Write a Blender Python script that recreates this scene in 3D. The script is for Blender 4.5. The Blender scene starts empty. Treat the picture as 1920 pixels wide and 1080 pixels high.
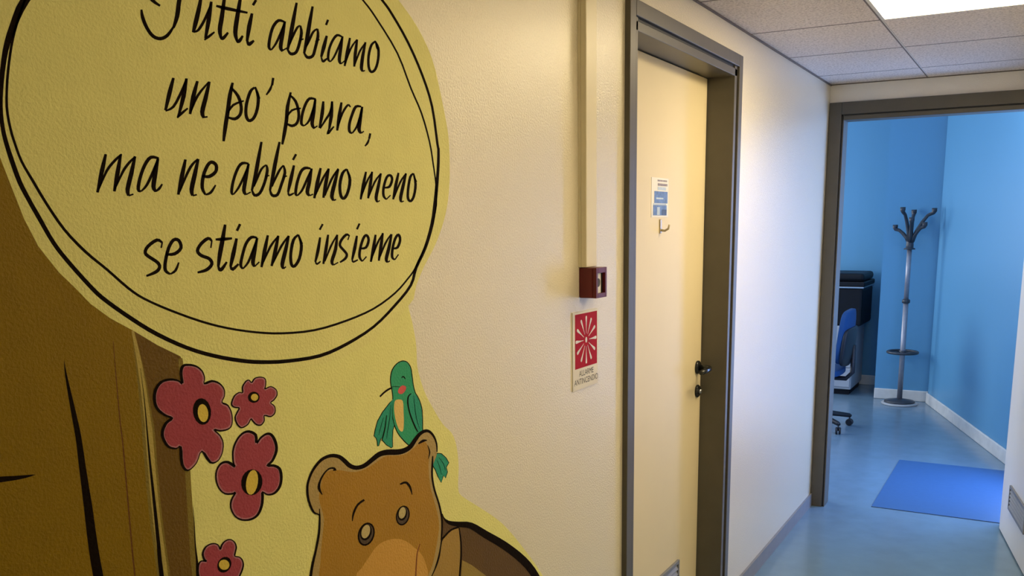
import bpy, bmesh, math, random
from mathutils import Vector, Matrix
from mathutils.geometry import tessellate_polygon

scene = bpy.context.scene
COL = scene.collection
R = math.radians

# ------------------------------------------------------------------ camera
cam_data = bpy.data.cameras.new('camera')
cam = bpy.data.objects.new('camera', cam_data)
COL.objects.link(cam)
cam_data.sensor_fit = 'HORIZONTAL'
cam_data.sensor_width = 36.0
cam_data.lens = 31.9239
cam_data.shift_x = -0.030007
cam_data.shift_y = 0.11605
cam_data.clip_start = 0.02
cam.matrix_world = Matrix([[0.879297, -0.084062, 0.468797, 1.041238], [0.476146, 0.178001, -0.861163, 0.0], [-0.011055, 0.980433, 0.196541, 1.58393], [0.0, 0.0, 0.0, 1.0]])
scene.camera = cam

# ------------------------------------------------------------------ world, daylight, exposure
world = bpy.data.worlds.new('world'); scene.world = world
world.use_nodes = True
world.node_tree.nodes['Background'].inputs[0].default_value = (0.55, 0.72, 1.0, 1)
world.node_tree.nodes['Background'].inputs[1].default_value = 0.6
vs = scene.view_settings
vs.view_transform = 'Standard'; vs.look = 'None'; vs.gamma = 1.0
vs.use_curve_mapping = False
vs.exposure = 0.0
LAMP_NEAR = 22.5                       # the lit ceiling panel in view
FILL_MURAL = 15.5                       # unseen panel above the viewer, added to light the mural
FILL_ROOM = 7.0                      # unseen cool panel in the blue room, added to light the pillar
LAMP_COLOR = (1.0, 0.805, 0.475)
WINDOW_POWER = 29.0                   # daylight at the blue room's left windows, the second one added
def area_light(name, loc, direction, sx, sy, power, color):
    l = bpy.data.lights.new(name, 'AREA'); l.shape = 'RECTANGLE'
    l.size = sx; l.size_y = sy; l.energy = power; l.color = color
    o = bpy.data.objects.new(name, l); COL.objects.link(o)
    o.location = loc
    o.rotation_euler = Vector(direction).to_track_quat('-Z', 'Y').to_euler()
    return o
area_light('unseen_window_daylight', (-2.36, 8.55, 1.55), (1, -0.08, -0.02), 0.8, 1.3, WINDOW_POWER, (0.88, 0.94, 1.0))
area_light('unseen_window_daylight', (-2.36, 6.40, 1.55), (1, 0, 0), 1.0, 1.3, WINDOW_POWER*1.4, (0.88, 0.94, 1.0))  # light of the added window, for the pillar and recess

area_light('added_blue_light', (1.165, 5.853, 1.12), (-0.944, -0.329, 0), 0.80, 1.9, 50.0, (0.27, 0.46, 1.0))  # unseen source added for the blue glow on the left wall's far end

# ------------------------------------------------------------------ materials
def mat(name, col, rough=0.5, metal=0.0, spec=0.5, bump=None, var=None, emit=None, coord='Object', coat=0.0):
    """bump = (scale, strength, distance); var = (scale, amount) mottles the colour"""
    m = bpy.data.materials.new(name); m.use_nodes = True
    nt = m.node_tree; b = nt.nodes['Principled BSDF']
    b.inputs['Base Color'].default_value = (*col, 1)
    b.inputs['Roughness'].default_value = rough
    b.inputs['Metallic'].default_value = metal
    b.inputs['Specular IOR Level'].default_value = spec
    b.inputs['Coat Weight'].default_value = coat; b.inputs['Coat Roughness'].default_value = 0.33
    if emit:
        b.inputs['Emission Color'].default_value = (*emit[0], 1)
        b.inputs['Emission Strength'].default_value = emit[1]
    if bump or var:
        g = nt.nodes.new('ShaderNodeNewGeometry') if coord == 'World' else nt.nodes.new('ShaderNodeTexCoord')
        src = g.outputs['Position'] if coord == 'World' else g.outputs['Object']
    if bump:
        n = nt.nodes.new('ShaderNodeTexNoise'); n.inputs['Scale'].default_value = bump[0]
        n.inputs['Detail'].default_value = 3.0; n.inputs['Roughness'].default_value = 0.55
        nt.links.new(src, n.inputs['Vector'])
        bp = nt.nodes.new('ShaderNodeBump'); bp.inputs['Strength'].default_value = bump[1]
        bp.inputs['Distance'].default_value = bump[2]
        nt.links.new(n.outputs['Fac'], bp.inputs['Height'])
        nt.links.new(bp.outputs['Normal'], b.inputs['Normal'])
    if var:
        n = nt.nodes.new('ShaderNodeTexNoise'); n.inputs['Scale'].default_value = var[0]
        n.inputs['Detail'].default_value = 4.0
        nt.links.new(src, n.inputs['Vector'])
        rp = nt.nodes.new('ShaderNodeValToRGB')
        a = var[1]
        rp.color_ramp.elements[0].position = 0.3; rp.color_ramp.elements[1].position = 0.7
        rp.color_ramp.elements[0].color = (*[c*(1-a) for c in col], 1)
        rp.color_ramp.elements[1].color = (*[min(1, c*(1+a)) for c in col], 1)
        nt.links.new(n.outputs['Fac'], rp.inputs['Fac'])
        nt.links.new(rp.outputs['Color'], b.inputs['Base Color'])
    return m

WB = (230.0, 0.8, 0.0018)             # orange-peel relief of the painted plaster
M = {}
M['wall'] = mat('wall_paint', (0.81, 0.74, 0.575), 0.24, spec=0.6, bump=(210.0, 1.0, 0.0014), coord='World', var=(300, 0.035), coat=0.32)  # fine mottle puts the relief's speckle of light into the colour
M['wall_white'] = mat('white_wall_paint', (0.90, 0.85, 0.775), 0.5, bump=WB, coord='World')
M['blue_wall'] = mat('blue_wall_paint', (0.115, 0.33, 0.54), 0.38, bump=(160, 0.25, 0.001), coord='World')
M['blue_ceiling'] = mat('room_ceiling_paint', (0.75, 0.77, 0.78), 0.7, var=(3, 0.02))
M['floor'] = mat('linoleum', (0.155, 0.245, 0.325), 0.2, var=(9, 0.06), bump=(35, 0.05, 0.001), coord='World')
M['skirting'] = mat('grey_skirting', (0.22, 0.22, 0.23), 0.5, var=(20, 0.05))
M['skirting_white'] = mat('white_skirting', (0.72, 0.70, 0.66), 0.4, var=(12, 0.08))
M['frame'] = mat('taupe_steel', (0.098, 0.088, 0.070), 0.42, var=(14, 0.06))
M['frame_seal'] = mat('black_seal', (0.012, 0.011, 0.009), 0.6, var=(30, 0.1))
M['door'] = mat('cream_laminate', (0.76, 0.655, 0.43), 0.5, var=(4, 0.02))
M['door_white'] = mat('white_laminate', (0.85, 0.82, 0.79), 0.4, var=(4, 0.02))
M['grille'] = mat('grey_grille', (0.20, 0.205, 0.22), 0.5, var=(20, 0.05))
M['slat'] = mat('grille_slat', (0.26, 0.26, 0.27), 0.45, var=(20, 0.05))
M['tbar'] = mat('ceiling_grid', (0.70, 0.66, 0.60), 0.5, var=(20, 0.03))
M['grid_shade'] = mat('shade_brown_grid', (0.16, 0.125, 0.095), 0.6, var=(20, 0.05))  # brown of the shaded grooves between tiles, put into the bars' colour
M['trunking'] = mat('trunking_plastic', (0.80, 0.72, 0.50), 0.4, var=(8, 0.02))
M['red'] = mat('red_plastic', (0.115, 0.004, 0.007), 0.4, var=(20, 0.06))
M['red_print'] = mat('red_print', (0.40, 0.010, 0.022), 0.6, spec=0.08, var=(20, 0.05))
M['white_plastic'] = mat('white_plastic', (0.72, 0.70, 0.66), 0.4, var=(10, 0.03))
M['sign_plate'] = mat('sign_plate', (0.76, 0.70, 0.56), 0.4, var=(10, 0.03))
M['black'] = mat('black_plastic', (0.010, 0.010, 0.011), 0.35, var=(30, 0.1))
M['copier_dark'] = mat('copier_black', (0.005, 0.006, 0.009), 0.5, spec=0.25, var=(30, 0.1))
M['print_ink'] = mat('print_ink', (0.05, 0.045, 0.035), 0.6, var=(40, 0.1))
M['lever'] = mat('dark_lever', (0.03, 0.032, 0.034), 0.22, metal=0.6, var=(40, 0.1))
M['chrome'] = mat('satin_steel', (0.62, 0.62, 0.64), 0.28, metal=1.0, var=(40, 0.04))
M['rack_metal'] = mat('rack_grey_metal', (0.34, 0.34, 0.38), 0.42, metal=0.55, var=(30, 0.05))
M['rack_dark'] = mat('rack_dark_plastic', (0.035, 0.042, 0.055), 0.4, var=(30, 0.1))
M['rack_foot'] = mat('rack_foot_reflection', (0.42, 0.43, 0.44), 0.35, var=(20, 0.05))  # pale floor reflection under the rack, put into the foot's colour
M['chair_blue'] = mat('blue_upholstery', (0.003, 0.050, 0.165), 0.85, bump=(500, 0.3, 0.001))
M['chair_black'] = mat('black_chair_plastic', (0.010, 0.010, 0.014), 0.5, var=(20, 0.1))
M['copier_white'] = mat('copier_white', (0.46, 0.47, 0.50), 0.45, var=(10, 0.03))
M['mat'] = mat('blue_mat', (0.036, 0.112, 0.265), 0.5, var=(30, 0.04))
M['paper'] = mat('white_paper', (0.82, 0.80, 0.78), 0.6, var=(20, 0.02))
M['paper_blue'] = mat('blue_print', (0.13, 0.22, 0.50), 0.5, var=(60, 0.25))
M['paper_light'] = mat('light_blue_print', (0.50, 0.60, 0.75), 0.5, var=(60, 0.1))
M['paper_grey'] = mat('grey_print', (0.30, 0.25, 0.24), 0.5, var=(80, 0.3))
M['paper_dark'] = mat('dark_blue_print', (0.06, 0.085, 0.17), 0.5, var=(60, 0.2))
M['clear'] = mat('pale_hook_plastic', (0.50, 0.42, 0.27), 0.25, var=(40, 0.05))
M['diffuser'] = mat('lamp_diffuser', (0.9, 0.88, 0.82), 0.5, emit=(LAMP_COLOR, LAMP_NEAR))
M['fill_diffuser'] = mat('added_fill_diffuser', (0.9, 0.88, 0.82), 0.5, emit=(LAMP_COLOR, FILL_MURAL))
M['cool_fill_diffuser'] = mat('added_cool_diffuser', (0.9, 0.92, 0.95), 0.5, emit=((0.78, 0.89, 1.0), FILL_ROOM))
M['light_frame'] = mat('lamp_frame', (0.75, 0.74, 0.70), 0.4, var=(20, 0.02))
M['glass'] = mat('window_glass', (0.9, 0.95, 1.0), 0.05); M['glass'].node_tree.nodes['Principled BSDF'].inputs['Transmission Weight'].default_value = 1.0

def tile_material():
    m = bpy.data.materials.new('mineral_fibre_tile'); m.use_nodes = True
    nt = m.node_tree; b = nt.nodes['Principled BSDF']
    b.inputs['Roughness'].default_value = 0.5
    g = nt.nodes.new('ShaderNodeNewGeometry')
    n = nt.nodes.new('ShaderNodeTexNoise'); n.inputs['Scale'].default_value = 110.0; n.inputs['Detail'].default_value = 2.0
    v = nt.nodes.new('ShaderNodeTexVoronoi'); v.inputs['Scale'].default_value = 95.0
    nt.links.new(g.outputs['Position'], n.inputs['Vector']); nt.links.new(g.outputs['Position'], v.inputs['Vector'])
    r1 = nt.nodes.new('ShaderNodeValToRGB')
    r1.color_ramp.elements[0].position = 0.33; r1.color_ramp.elements[0].color = (0.55, 0.46, 0.39, 1)
    r1.color_ramp.elements[1].position = 0.55; r1.color_ramp.elements[1].color = (0.82, 0.72, 0.64, 1)
    r2 = nt.nodes.new('ShaderNodeValToRGB')
    r2.color_ramp.elements[0].position = 0.10; r2.color_ramp.elements[0].color = (0.45, 0.42, 0.38, 1)
    r2.color_ramp.elements[1].position = 0.24; r2.color_ramp.elements[1].color = (1, 1, 1, 1)
    nt.links.new(n.outputs['Fac'], r1.inputs['Fac']); nt.links.new(v.outputs['Distance'], r2.inputs['Fac'])
    mx = nt.nodes.new('ShaderNodeMix'); mx.data_type = 'RGBA'; mx.blend_type = 'MULTIPLY'
    mx.inputs['Factor'].default_value = 1.0
    nt.links.new(r1.outputs['Color'], mx.inputs['A']); nt.links.new(r2.outputs['Color'], mx.inputs['B'])
    nt.links.new(mx.outputs['Result'], b.inputs['Base Color'])
    bp = nt.nodes.new('ShaderNodeBump'); bp.inputs['Strength'].default_value = 0.5; bp.inputs['Distance'].default_value = 0.002
    nt.links.new(n.outputs['Fac'], bp.inputs['Height']); nt.links.new(bp.outputs['Normal'], b.inputs['Normal'])
    return m
M['tile'] = tile_material()

# paints of the mural: flat colours on the same orange-peel wall
PAINT = {'yellow': (0.81, 0.775, 0.285), 'yellow_light': (0.80, 0.755, 0.285), 'trunk': (0.215, 0.130, 0.002),
 'trunk_dark': (0.135, 0.073, 0.008), 'trunk_pale': (0.40, 0.31, 0.08), 'trunk_mid': (0.20, 0.145, 0.022), 'ink': (0.010, 0.0055, 0.0025),
 'trunk_crack': (0.12, 0.045, 0.006), 'petal_rim': (0.40, 0.16, 0.19), 'petal': (0.32, 0.052, 0.072), 'pollen': (0.62, 0.46, 0.07),
 'green': (0.035, 0.31, 0.15), 'green_blue': (0.028, 0.28, 0.175), 'belly': (0.70, 0.50, 0.16), 'cheek': (0.62, 0.10, 0.09),
 'bear': (0.36, 0.190, 0.020), 'bear_pale': (0.38, 0.27, 0.095), 'muzzle': (0.54, 0.295, 0.058), 'bear_dark': (0.110, 0.060, 0.014),
 'bear_olive': (0.29, 0.20, 0.045), 'bear_arm': (0.345, 0.215, 0.050), 'mouth': (0.18, 0.05, 0.012), 'eye_brown': (0.085, 0.055, 0.030),
 'eye_light': (0.46, 0.37, 0.16)}
for k, c in PAINT.items():
    if k not in ('ink', 'yellow', 'yellow_light'): c = tuple(v*1.15 for v in c)
    M['paint_'+k] = mat('paint_'+k, c, 0.75 if k == 'ink' else 0.5, spec=0.04 if k == 'ink' else 0.14, bump=WB, coord='World', var=(18, 0.02))

# ------------------------------------------------------------------ mesh helpers
class MB:
    def __init__(self): self.bm = bmesh.new()
    def box(self, a, b, bevel=0.0, mx=None):
        v = []
        for z in (a[2], b[2]):
            for x, y in ((a[0], a[1]), (b[0], a[1]), (b[0], b[1]), (a[0], b[1])):
                v.append(self.bm.verts.new((x, y, z)))
        f = [(0, 3, 2, 1), (4, 5, 6, 7), (0, 1, 5, 4), (1, 2, 6, 5), (2, 3, 7, 6), (3, 0, 4, 7)]
        fs = [self.bm.faces.new([v[i] for i in q]) for q in f]
        if mx is not None:
            for q in v: q.co = mx @ q.co
        if bevel > 0:
            es = list({e for q in fs for e in q.edges})
            bmesh.ops.bevel(self.bm, geom=es, offset=bevel, segments=2, profile=0.5, affect='EDGES')
        return self
    def tube(self, pts, r, seg=12, caps=True):
        pts = [Vector(p) for p in pts]; rad = r if isinstance(r, (list, tuple)) else [r]*len(pts)
        rings = []; up = None
        for i, p in enumerate(pts):
            d = (pts[min(i+1, len(pts)-1)] - pts[max(i-1, 0)]).normalized()
            if up is None:
                up = Vector((0, 0, 1)) if abs(d.z) < 0.9 else Vector((1, 0, 0))
            s = d.cross(up).normalized(); up = s.cross(d).normalized()
            rings.append([self.bm.verts.new(p + rad[i]*(math.cos(2*math.pi*k/seg)*s + math.sin(2*math.pi*k/seg)*up)) for k in range(seg)])
        for a, b in zip(rings, rings[1:]):
            for k in range(seg):
                f = self.bm.faces.new((a[k], a[(k+1) % seg], b[(k+1) % seg], b[k])); f.smooth = True
        if caps:
            self.bm.faces.new(rings[0][::-1]); self.bm.faces.new(rings[-1])
        return self
    def lathe(self, prof, c=(0, 0, 0), seg=32, axis='z', mx=None):
        rings = []
        for r, h in prof:
            ring = []
            for k in range(seg):
                a = 2*math.pi*k/seg; p = Vector((r*math.cos(a), r*math.sin(a), h))
                if axis == 'x': p = Vector((h, p.x, p.y))
                elif axis == 'y': p = Vector((p.x, h, p.y))
                p += Vector(c)
                if mx is not None: p = mx @ p
                ring.append(self.bm.verts.new(p))
            rings.append(ring)
        for a, b in zip(rings, rings[1:]):
            for k in range(seg):
                f = self.bm.faces.new((a[k], a[(k+1) % seg], b[(k+1) % seg], b[k])); f.smooth = True
        self.bm.faces.new(rings[0][::-1]); self.bm.faces.new(rings[-1])
        return self
    def torus(self, R_, r, c=(0, 0, 0), seg=36, ts=10, sz=1.0):
        rings = []
        for i in range(seg):
            a = 2*math.pi*i/seg
            rings.append([self.bm.verts.new((c[0]+(R_+r*math.cos(t))*math.cos(a), c[1]+(R_+r*math.cos(t))*math.sin(a), c[2]+sz*r*math.sin(t))) for t in [2*math.pi*k/ts for k in range(ts)]])
        for i in range(seg):
            a, b = rings[i], rings[(i+1) % seg]
            for k in range(ts):
                f = self.bm.faces.new((a[k], b[k], b[(k+1) % ts], a[(k+1) % ts])); f.smooth = True
        return self
    def prism(self, poly, y0, y1, axes='xz'):
        """polygon in a plane, pushed out along the third axis"""
        def P(u, v, w): return {'xz': (u, w, v), 'xy': (u, v, w), 'yz': (w, u, v)}[axes]
        a = [self.bm.verts.new(P(u, v, y0)) for u, v in poly]; b = [self.bm.verts.new(P(u, v, y1)) for u, v in poly]
        self.bm.faces.new(a); self.bm.faces.new(b[::-1])
        n = len(poly)
        for i in range(n): self.bm.faces.new((a[i], b[i], b[(i+1) % n], a[(i+1) % n]))
        return self
    def build(self, name, material, parent=None):
        bmesh.ops.recalc_face_normals(self.bm, faces=self.bm.faces)
        me = bpy.data.meshes.new(name); self.bm.to_mesh(me); self.bm.free()
        me.materials.append(M[material])
        return link(name, me, parent)
def link(name, me, parent=None):
    o = bpy.data.objects.new(name, me); COL.objects.link(o)
    if parent is not None:
        o.parent = parent
        o.matrix_parent_inverse = WORLD[parent.name].inverted() if parent.name in WORLD else Matrix()
    return o
WORLD = {}
def tag(o, label=None, cat=None, group=None, kind=None):
    if label: o['label'] = label
    if cat: o['category'] = cat
    if group: o['group'] = group
    if kind: o['kind'] = kind
    return o
def thing(name, loc, label, cat, group=None, kind=None):
    """an Empty at the foot of the thing; its parts are modelled in world coordinates"""
    o = bpy.data.objects.new(name, None); COL.objects.link(o)
    o.location = loc; o.empty_display_size = 0.05
    WORLD[o.name] = Matrix.Translation(loc)
    return tag(o, label, cat, group, kind)
def struct(name, mb, material, label, cat):
    return tag(mb.build(name, material), label, cat, kind='structure')
def smooth_by_angle(o): 
    for p in o.data.polygons: p.use_smooth = True
def text_mesh(name, body, size, material, mx, parent, sx=1.0, bold=0.0):
    cu = bpy.data.curves.new(name, 'FONT'); cu.body = body; cu.size = size; cu.align_x = 'CENTER'
    cu.offset = bold
    t = bpy.data.objects.new(name, cu); COL.objects.link(t)
    dg = bpy.context.evaluated_depsgraph_get()
    me = bpy.data.meshes.new_from_object(t.evaluated_get(dg))
    bpy.data.objects.remove(t); bpy.data.curves.remove(cu)
    me.transform(Matrix.Diagonal((sx, 1, 1, 1))); me.transform(mx)
    me.materials.clear(); me.materials.append(M[material])
    return link(name, me, parent)

# ------------------------------------------------------------------ measures of the place (metres)
# x: out from the corridor's left wall; y: along the corridor; z: up.
H = 2.283            # suspended ceiling
YE = 5.095           # wall at the corridor's end
TW = 0.10            # its thickness
XR = 1.535           # right wall
YB = -3.0            # wall behind the camera
D0, D1, DH = 2.402, 3.460, 2.184      # side door, outer edges of the frame
E0, E1, EH = 0.003, 1.045, 2.191      # end doorway, outer edges of the frame

# ------------------------------------------------------------------ the shell
struct('floor', MB().box((-3.2, YB, -0.06), (2.4, 10.2, 0.0)), 'floor', 'glossy grey-blue linoleum floor of corridor and blue room', 'floor')
w = MB()
w.box((-0.14, YB, 0), (0, D0+0.02, 2.75)); w.box((-0.14, D1-0.02, 0), (0, YE+TW, 2.75)); w.box((-0.14, D0+0.02, DH-0.02), (0, D1-0.02, 2.75))
struct('wall_left', w, 'wall', 'cream textured corridor wall carrying the painted mural', 'wall')
w = MB()
w.box((0, YE, EH-0.03), (XR, YE+TW, 2.75)); w.box((E1-0.03, YE, 0), (XR, YE+TW, EH-0.03)); w.box((0, YE, 0), (E0+0.03, YE+TW, EH-0.03))
struct('wall_far', w, 'wall_white', 'white wall above the doorway at the end of the corridor', 'wall')
struct('wall_right', MB().box((XR, YB, 0), (XR+0.1, YE+TW, 2.75)), 'wall_white', 'cream corridor wall opposite the mural', 'wall')
struct('wall_near', MB().box((-0.14, YB-0.1, 0), (XR+0.1, YB, 2.75)), 'wall_white', 'cream wall closing the corridor behind the viewer', 'wall')

# suspended ceiling: slab, grid bars and every tile
ceil = struct('ceiling', MB().box((0, YB, H+0.016), (XR, YE, H+0.05)), 'frame_seal', 'suspended ceiling of speckled mineral tiles over the corridor', 'ceiling')
P = 0.59; Y0 = 3.5905
cols = [(0.0, 0.471), (0.471, 1.064), (1.064, XR)]
ys = [Y0 + P*k for k in range(-12, 4)]
ys = [YB] + [y for y in ys if YB+0.05 < y < YE-0.05] + [YE]
lamp_rows = [i for i, y in enumerate(ys[:-1]) if abs(y - (Y0-P)) < 0.01]
fill_rows_right = [i for i, y in enumerate(ys[:-1]) if abs(y - (Y0-P*4)) < 0.01]
cache = {}
for i in range(len(ys)-1):
    for j, (xa, xb) in enumerate(cols):
        if (j == 1 and i in lamp_rows) or (j == 2 and i in fill_rows_right): continue
        key = (round(xb-xa, 3), round(ys[i+1]-ys[i], 3))
        if key not in cache:
            b = MB(); b.box((0.006, 0.0065, 0), (key[0]-0.006, key[1]-0.0065, 0.014), bevel=0.001)
            o = b.build('ceiling_tile', 'tile', ceil); cache[key] = o.data
        else:
            o = link('ceiling_tile', cache[key], ceil)
        o.location = (xa, ys[i], H)
for x in (cols[0][1], cols[1][1]):
    MB().box((x-0.0055, YB, H+0.0008), (x+0.0015, YE, H+0.014)).build('ceiling_bar', 'grid_shade', ceil)
    MB().box((x+0.0015, YB, H-0.0005), (x+0.0055, YE, H+0.014)).build('bar_edge', 'tbar', ceil)
for y in ys[1:-1]:
    for xa, xb in cols: MB().box((xa+0.006, y-0.006, H+0.0002), (xb-0.006, y+0.006, H+0.014)).build('cross_bar', 'grid_shade', ceil)
MB().box((0.0, YB, H-0.006), (0.007, YE, H-0.0005)).build('wall_angle', 'grid_shade', ceil)
MB().box((0.007, YE-0.005, H-0.004), (XR, YE, H-0.0005)).build('wall_angle', 'grid_shade', ceil)

# baseboards
struct('baseboard_left', MB().box((0, YB, 0), (0.010, D0, 0.072)).box((0, D1, 0), (0.010, YE, 0.072)), 'skirting', 'low grey skirting along the cream wall', 'baseboard')
struct('baseboard_right', MB().box((XR-0.01, YB, 0), (XR, YE, 0.072)), 'skirting', 'grey skirting of the opposite corridor wall', 'baseboard')

# the blue room
BY = 9.30
A0 = Vector((0.262, 8.545, 0)); A1 = Vector((0.94, 6.6, 0))
ad = (A1-A0).normalized(); an = Vector((ad.y, -ad.x, 0))       # along the slanted wall; towards the room
if an.x > 0: an = -an
AE = A0 + ad*((YE+TW-A0.y)/ad.y)
def slab(p, q, th, z0, z1, n):
    b = MB(); n = n*th
    b.prism([(p.x, p.y), (q.x, q.y), (q.x+n.x, q.y+n.y), (p.x+n.x, p.y+n.y)], z0, z1, 'xy'); return b
GS0, GS1, GZ = 2.42, 3.32, 2.15          # unseen glazed opening added to the slanted wall for blue light
w = slab(A0, A0+ad*GS0, 0.12, 0, 2.75, -an)
for p, q, za, zb in ((A0+ad*GS1, AE, 0, 2.75), (A0+ad*GS0, A0+ad*GS1, GZ, 2.75)):
    n_ = -an*0.12; w.prism([(p.x, p.y), (q.x, q.y), (q.x+n_.x, q.y+n_.y), (p.x+n_.x, p.y+n_.y)], za, zb, 'xy')
struct('wall_slanted', w, 'blue_wall', 'blue wall running back on a slant behind the coat rack', 'wall')
struct('wall_pillar', MB().box((-0.195, 8.60, 0), (0.262, BY+0.1, 2.75)), 'blue_wall', 'blue pillar face straight behind the coat rack', 'wall')
struct('wall_recess', MB().box((-2.5, BY, 0), (-0.195, BY+0.1, 2.75)), 'blue_wall', 'blue wall behind the photocopier, left of the pillar', 'wall')
w = MB()
WZ0, WZ1 = 0.85, 2.25
w.box((-2.5, YE+TW, 0), (-2.4, 5.85, 2.75)).box((-2.5, 6.95, 0), (-2.4, 8.10, 2.75)).box((-2.5, 9.0, 0), (-2.4, BY, 2.75))
for a, b in ((5.85, 6.95), (8.10, 9.0)): w.box((-2.5, a, 0), (-2.4, b, WZ0)).box((-2.5, a, WZ1), (-2.4, b, 2.75))
struct('wall_window', w, 'blue_wall', 'blue wall with the window at the left of the back room', 'wall')
struct('wall_inner', MB().box((-2.5, YE+TW-0.08, 0), (-0.14, YE+TW, 2.75)), 'blue_wall', 'blue room side of the wall beside the corridor', 'wall')
struct('wall_inner_side', MB().box((XR+0.1, YE+TW-0.08, 0), (2.3, YE+TW, 2.75)), 'blue_wall', 'blue room side of the wall right of the doorway', 'wall')
struct('ceiling', MB().box((-2.5, YE, 2.75), (2.3, BY+0.1, 2.83)), 'blue_ceiling', 'plain white ceiling of the blue room', 'ceiling')
for nm, WY0, WY1, lb in (('window_1', 8.10, 9.0, 'white framed window of the blue room nearer the copier'), ('added_window', 5.85, 6.95, 'unseen white framed window added nearer the doorway to light the blue room')):  # the one nearer the doorway is unseen, added for its light
    wn = thing(nm, (-2.45, WY0, WZ0), lb, 'window', kind='structure')
    f = MB()
    for a, b in (((-2.48, WY0, WZ0), (-2.42, WY0+0.05, WZ1)), ((-2.48, WY1-0.05, WZ0), (-2.42, WY1, WZ1)), ((-2.48, WY0, WZ0), (-2.42, WY1, WZ0+0.05)), ((-2.48, WY0, WZ1-0.05), (-2.42, WY1, WZ1)), ((-2.47, (WY0+WY1)/2-0.025, WZ0), (-2.43, (WY0+WY1)/2+0.025, WZ1))):
        f.box(a, b)
    f.build('window_frame', 'white_plastic', wn)
    MB().box((-2.455, WY0+0.03, WZ0+0.03), (-2.449, WY1-0.03, WZ1-0.03)).build('pane', 'glass', wn)

gm3 = Matrix.Translation(A0+ad*GS0-an*0.09) @ Matrix(((ad.x, an.x, 0, 0), (ad.y, an.y, 0, 0), (0, 0, 1, 0), (0, 0, 0, 1)))
wn = thing('added_glazed_door', A0+ad*(GS0+0.45), 'unseen white framed glazed door added to the slanted blue wall for its light', 'window', kind='structure')
f = MB(); gw = GS1-GS0
for a, b in (((0, 0, 0), (0.06, 0.05, GZ)), ((gw-0.06, 0, 0), (gw, 0.05, GZ)), ((0.06, 0, 0), (gw-0.06, 0.05, 0.08)), ((0.06, 0, GZ-0.06), (gw-0.06, 0.05, GZ)), ((0.06, 0.005, 0.95), (gw-0.06, 0.045, 1.03))): f.box(a, b, 0, gm3)
f.build('window_frame', 'white_plastic', wn)
MB().box((0.05, 0.02, 0.07), (gw-0.05, 0.026, GZ-0.05), 0, gm3).build('pane', 'glass', wn)

# white skirting of the blue room (thick, rounded top)
def skirt(p, q, n, name, label):
    b = MB(); h, t = 0.095, 0.016
    m = Matrix.Translation(p) @ Matrix(((( q-p).normalized().x, n.x, 0, 0), ((q-p).normalized().y, n.y, 0, 0), (0, 0, 1, 0), (0, 0, 0, 1)))
    b.box((0, 0, 0), ((q-p).length, t, h), bevel=0.006, mx=m)
    return struct(name, b, 'skirting_white', label, 'baseboard')
skirt(A0, A0+ad*GS0, an, 'baseboard_slanted', 'white skirting at the foot of the slanted blue wall')
skirt(Vector((-0.195, 8.60, 0)), Vector((0.262, 8.60, 0)), Vector((0, -1, 0)), 'baseboard_pillar', 'short white skirting at the foot of the blue pillar')
skirt(Vector((-2.4, BY, 0)), Vector((-0.195, BY, 0)), Vector((0, -1, 0)), 'baseboard_recess', 'white skirting behind the photocopier')

# ------------------------------------------------------------------ side door
d1 = thing('door_1', (0, (D0+D1)/2, 0), 'closed cream door with a taupe steel frame in the left wall', 'door', kind='structure')
LX = -0.092           # front of the leaf
FW = 0.042            # face width of the architrave
PX = 0.016            # how far the architrave stands off the wall
def jamb(y0, y1, name):
    """one upright: architrave, groove, lip and lining; y0 is the outer edge, y1 the opening edge"""
    s = 1 if y1 > y0 else -1
    b = MB()
    Yr = lambda a, c: (min(a, c), max(a, c))
    a, c = Yr(y0, y0+s*FW); b.box((-0.01, a, 0), (PX, c, DH), bevel=0.002)
    a, c = Yr(y0+s*(FW+0.012), y1); b.box((-0.14, a, 0), (PX-0.006, c, DH-FW), bevel=0.0015)
    a, c = Yr(y0+s*FW*0.5, y1-s*0.004); b.box((-0.139, a, 0), (-0.005, c, DH-FW))
    o = b.build(name, 'frame', d1)
    return o
OP0, OP1 = D0+0.068, D1-0.080
jamb(D0, OP0, 'door_jamb'); jamb(D1, OP1, 'door_jamb')
b = MB()
b.box((-0.01, D0+FW+0.0005, DH-FW), (PX, D1-FW-0.0005, DH), bevel=0.002)
HB = DH-0.078
b.box((-0.14, D0+FW+0.012, HB), (PX-0.006, D1-FW-0.012, DH-FW-0.010), bevel=0.0015)
b.box((-0.139, D0+0.02, HB+0.004), (-0.005, D1-0.02, DH-0.02))
b.build('door_head', 'frame', d1)
b = MB()
b.box((-0.0045, D0+FW, 0), (PX-0.011, D0+FW+0.012, DH-FW)).box((-0.0045, D1-FW-0.012, 0), (PX-0.011, D1-FW, DH-FW)).box((-0.0045, D0+FW, DH-FW-0.010), (PX-0.011, D1-FW, DH-FW))
b.build('door_seal', 'frame_seal', d1)
leaf = MB().box((LX-0.045, OP0+0.003, 0.008), (LX, OP1-0.003, HB-0.003), bevel=0.002).build('door_leaf', 'door', d1)
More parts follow.
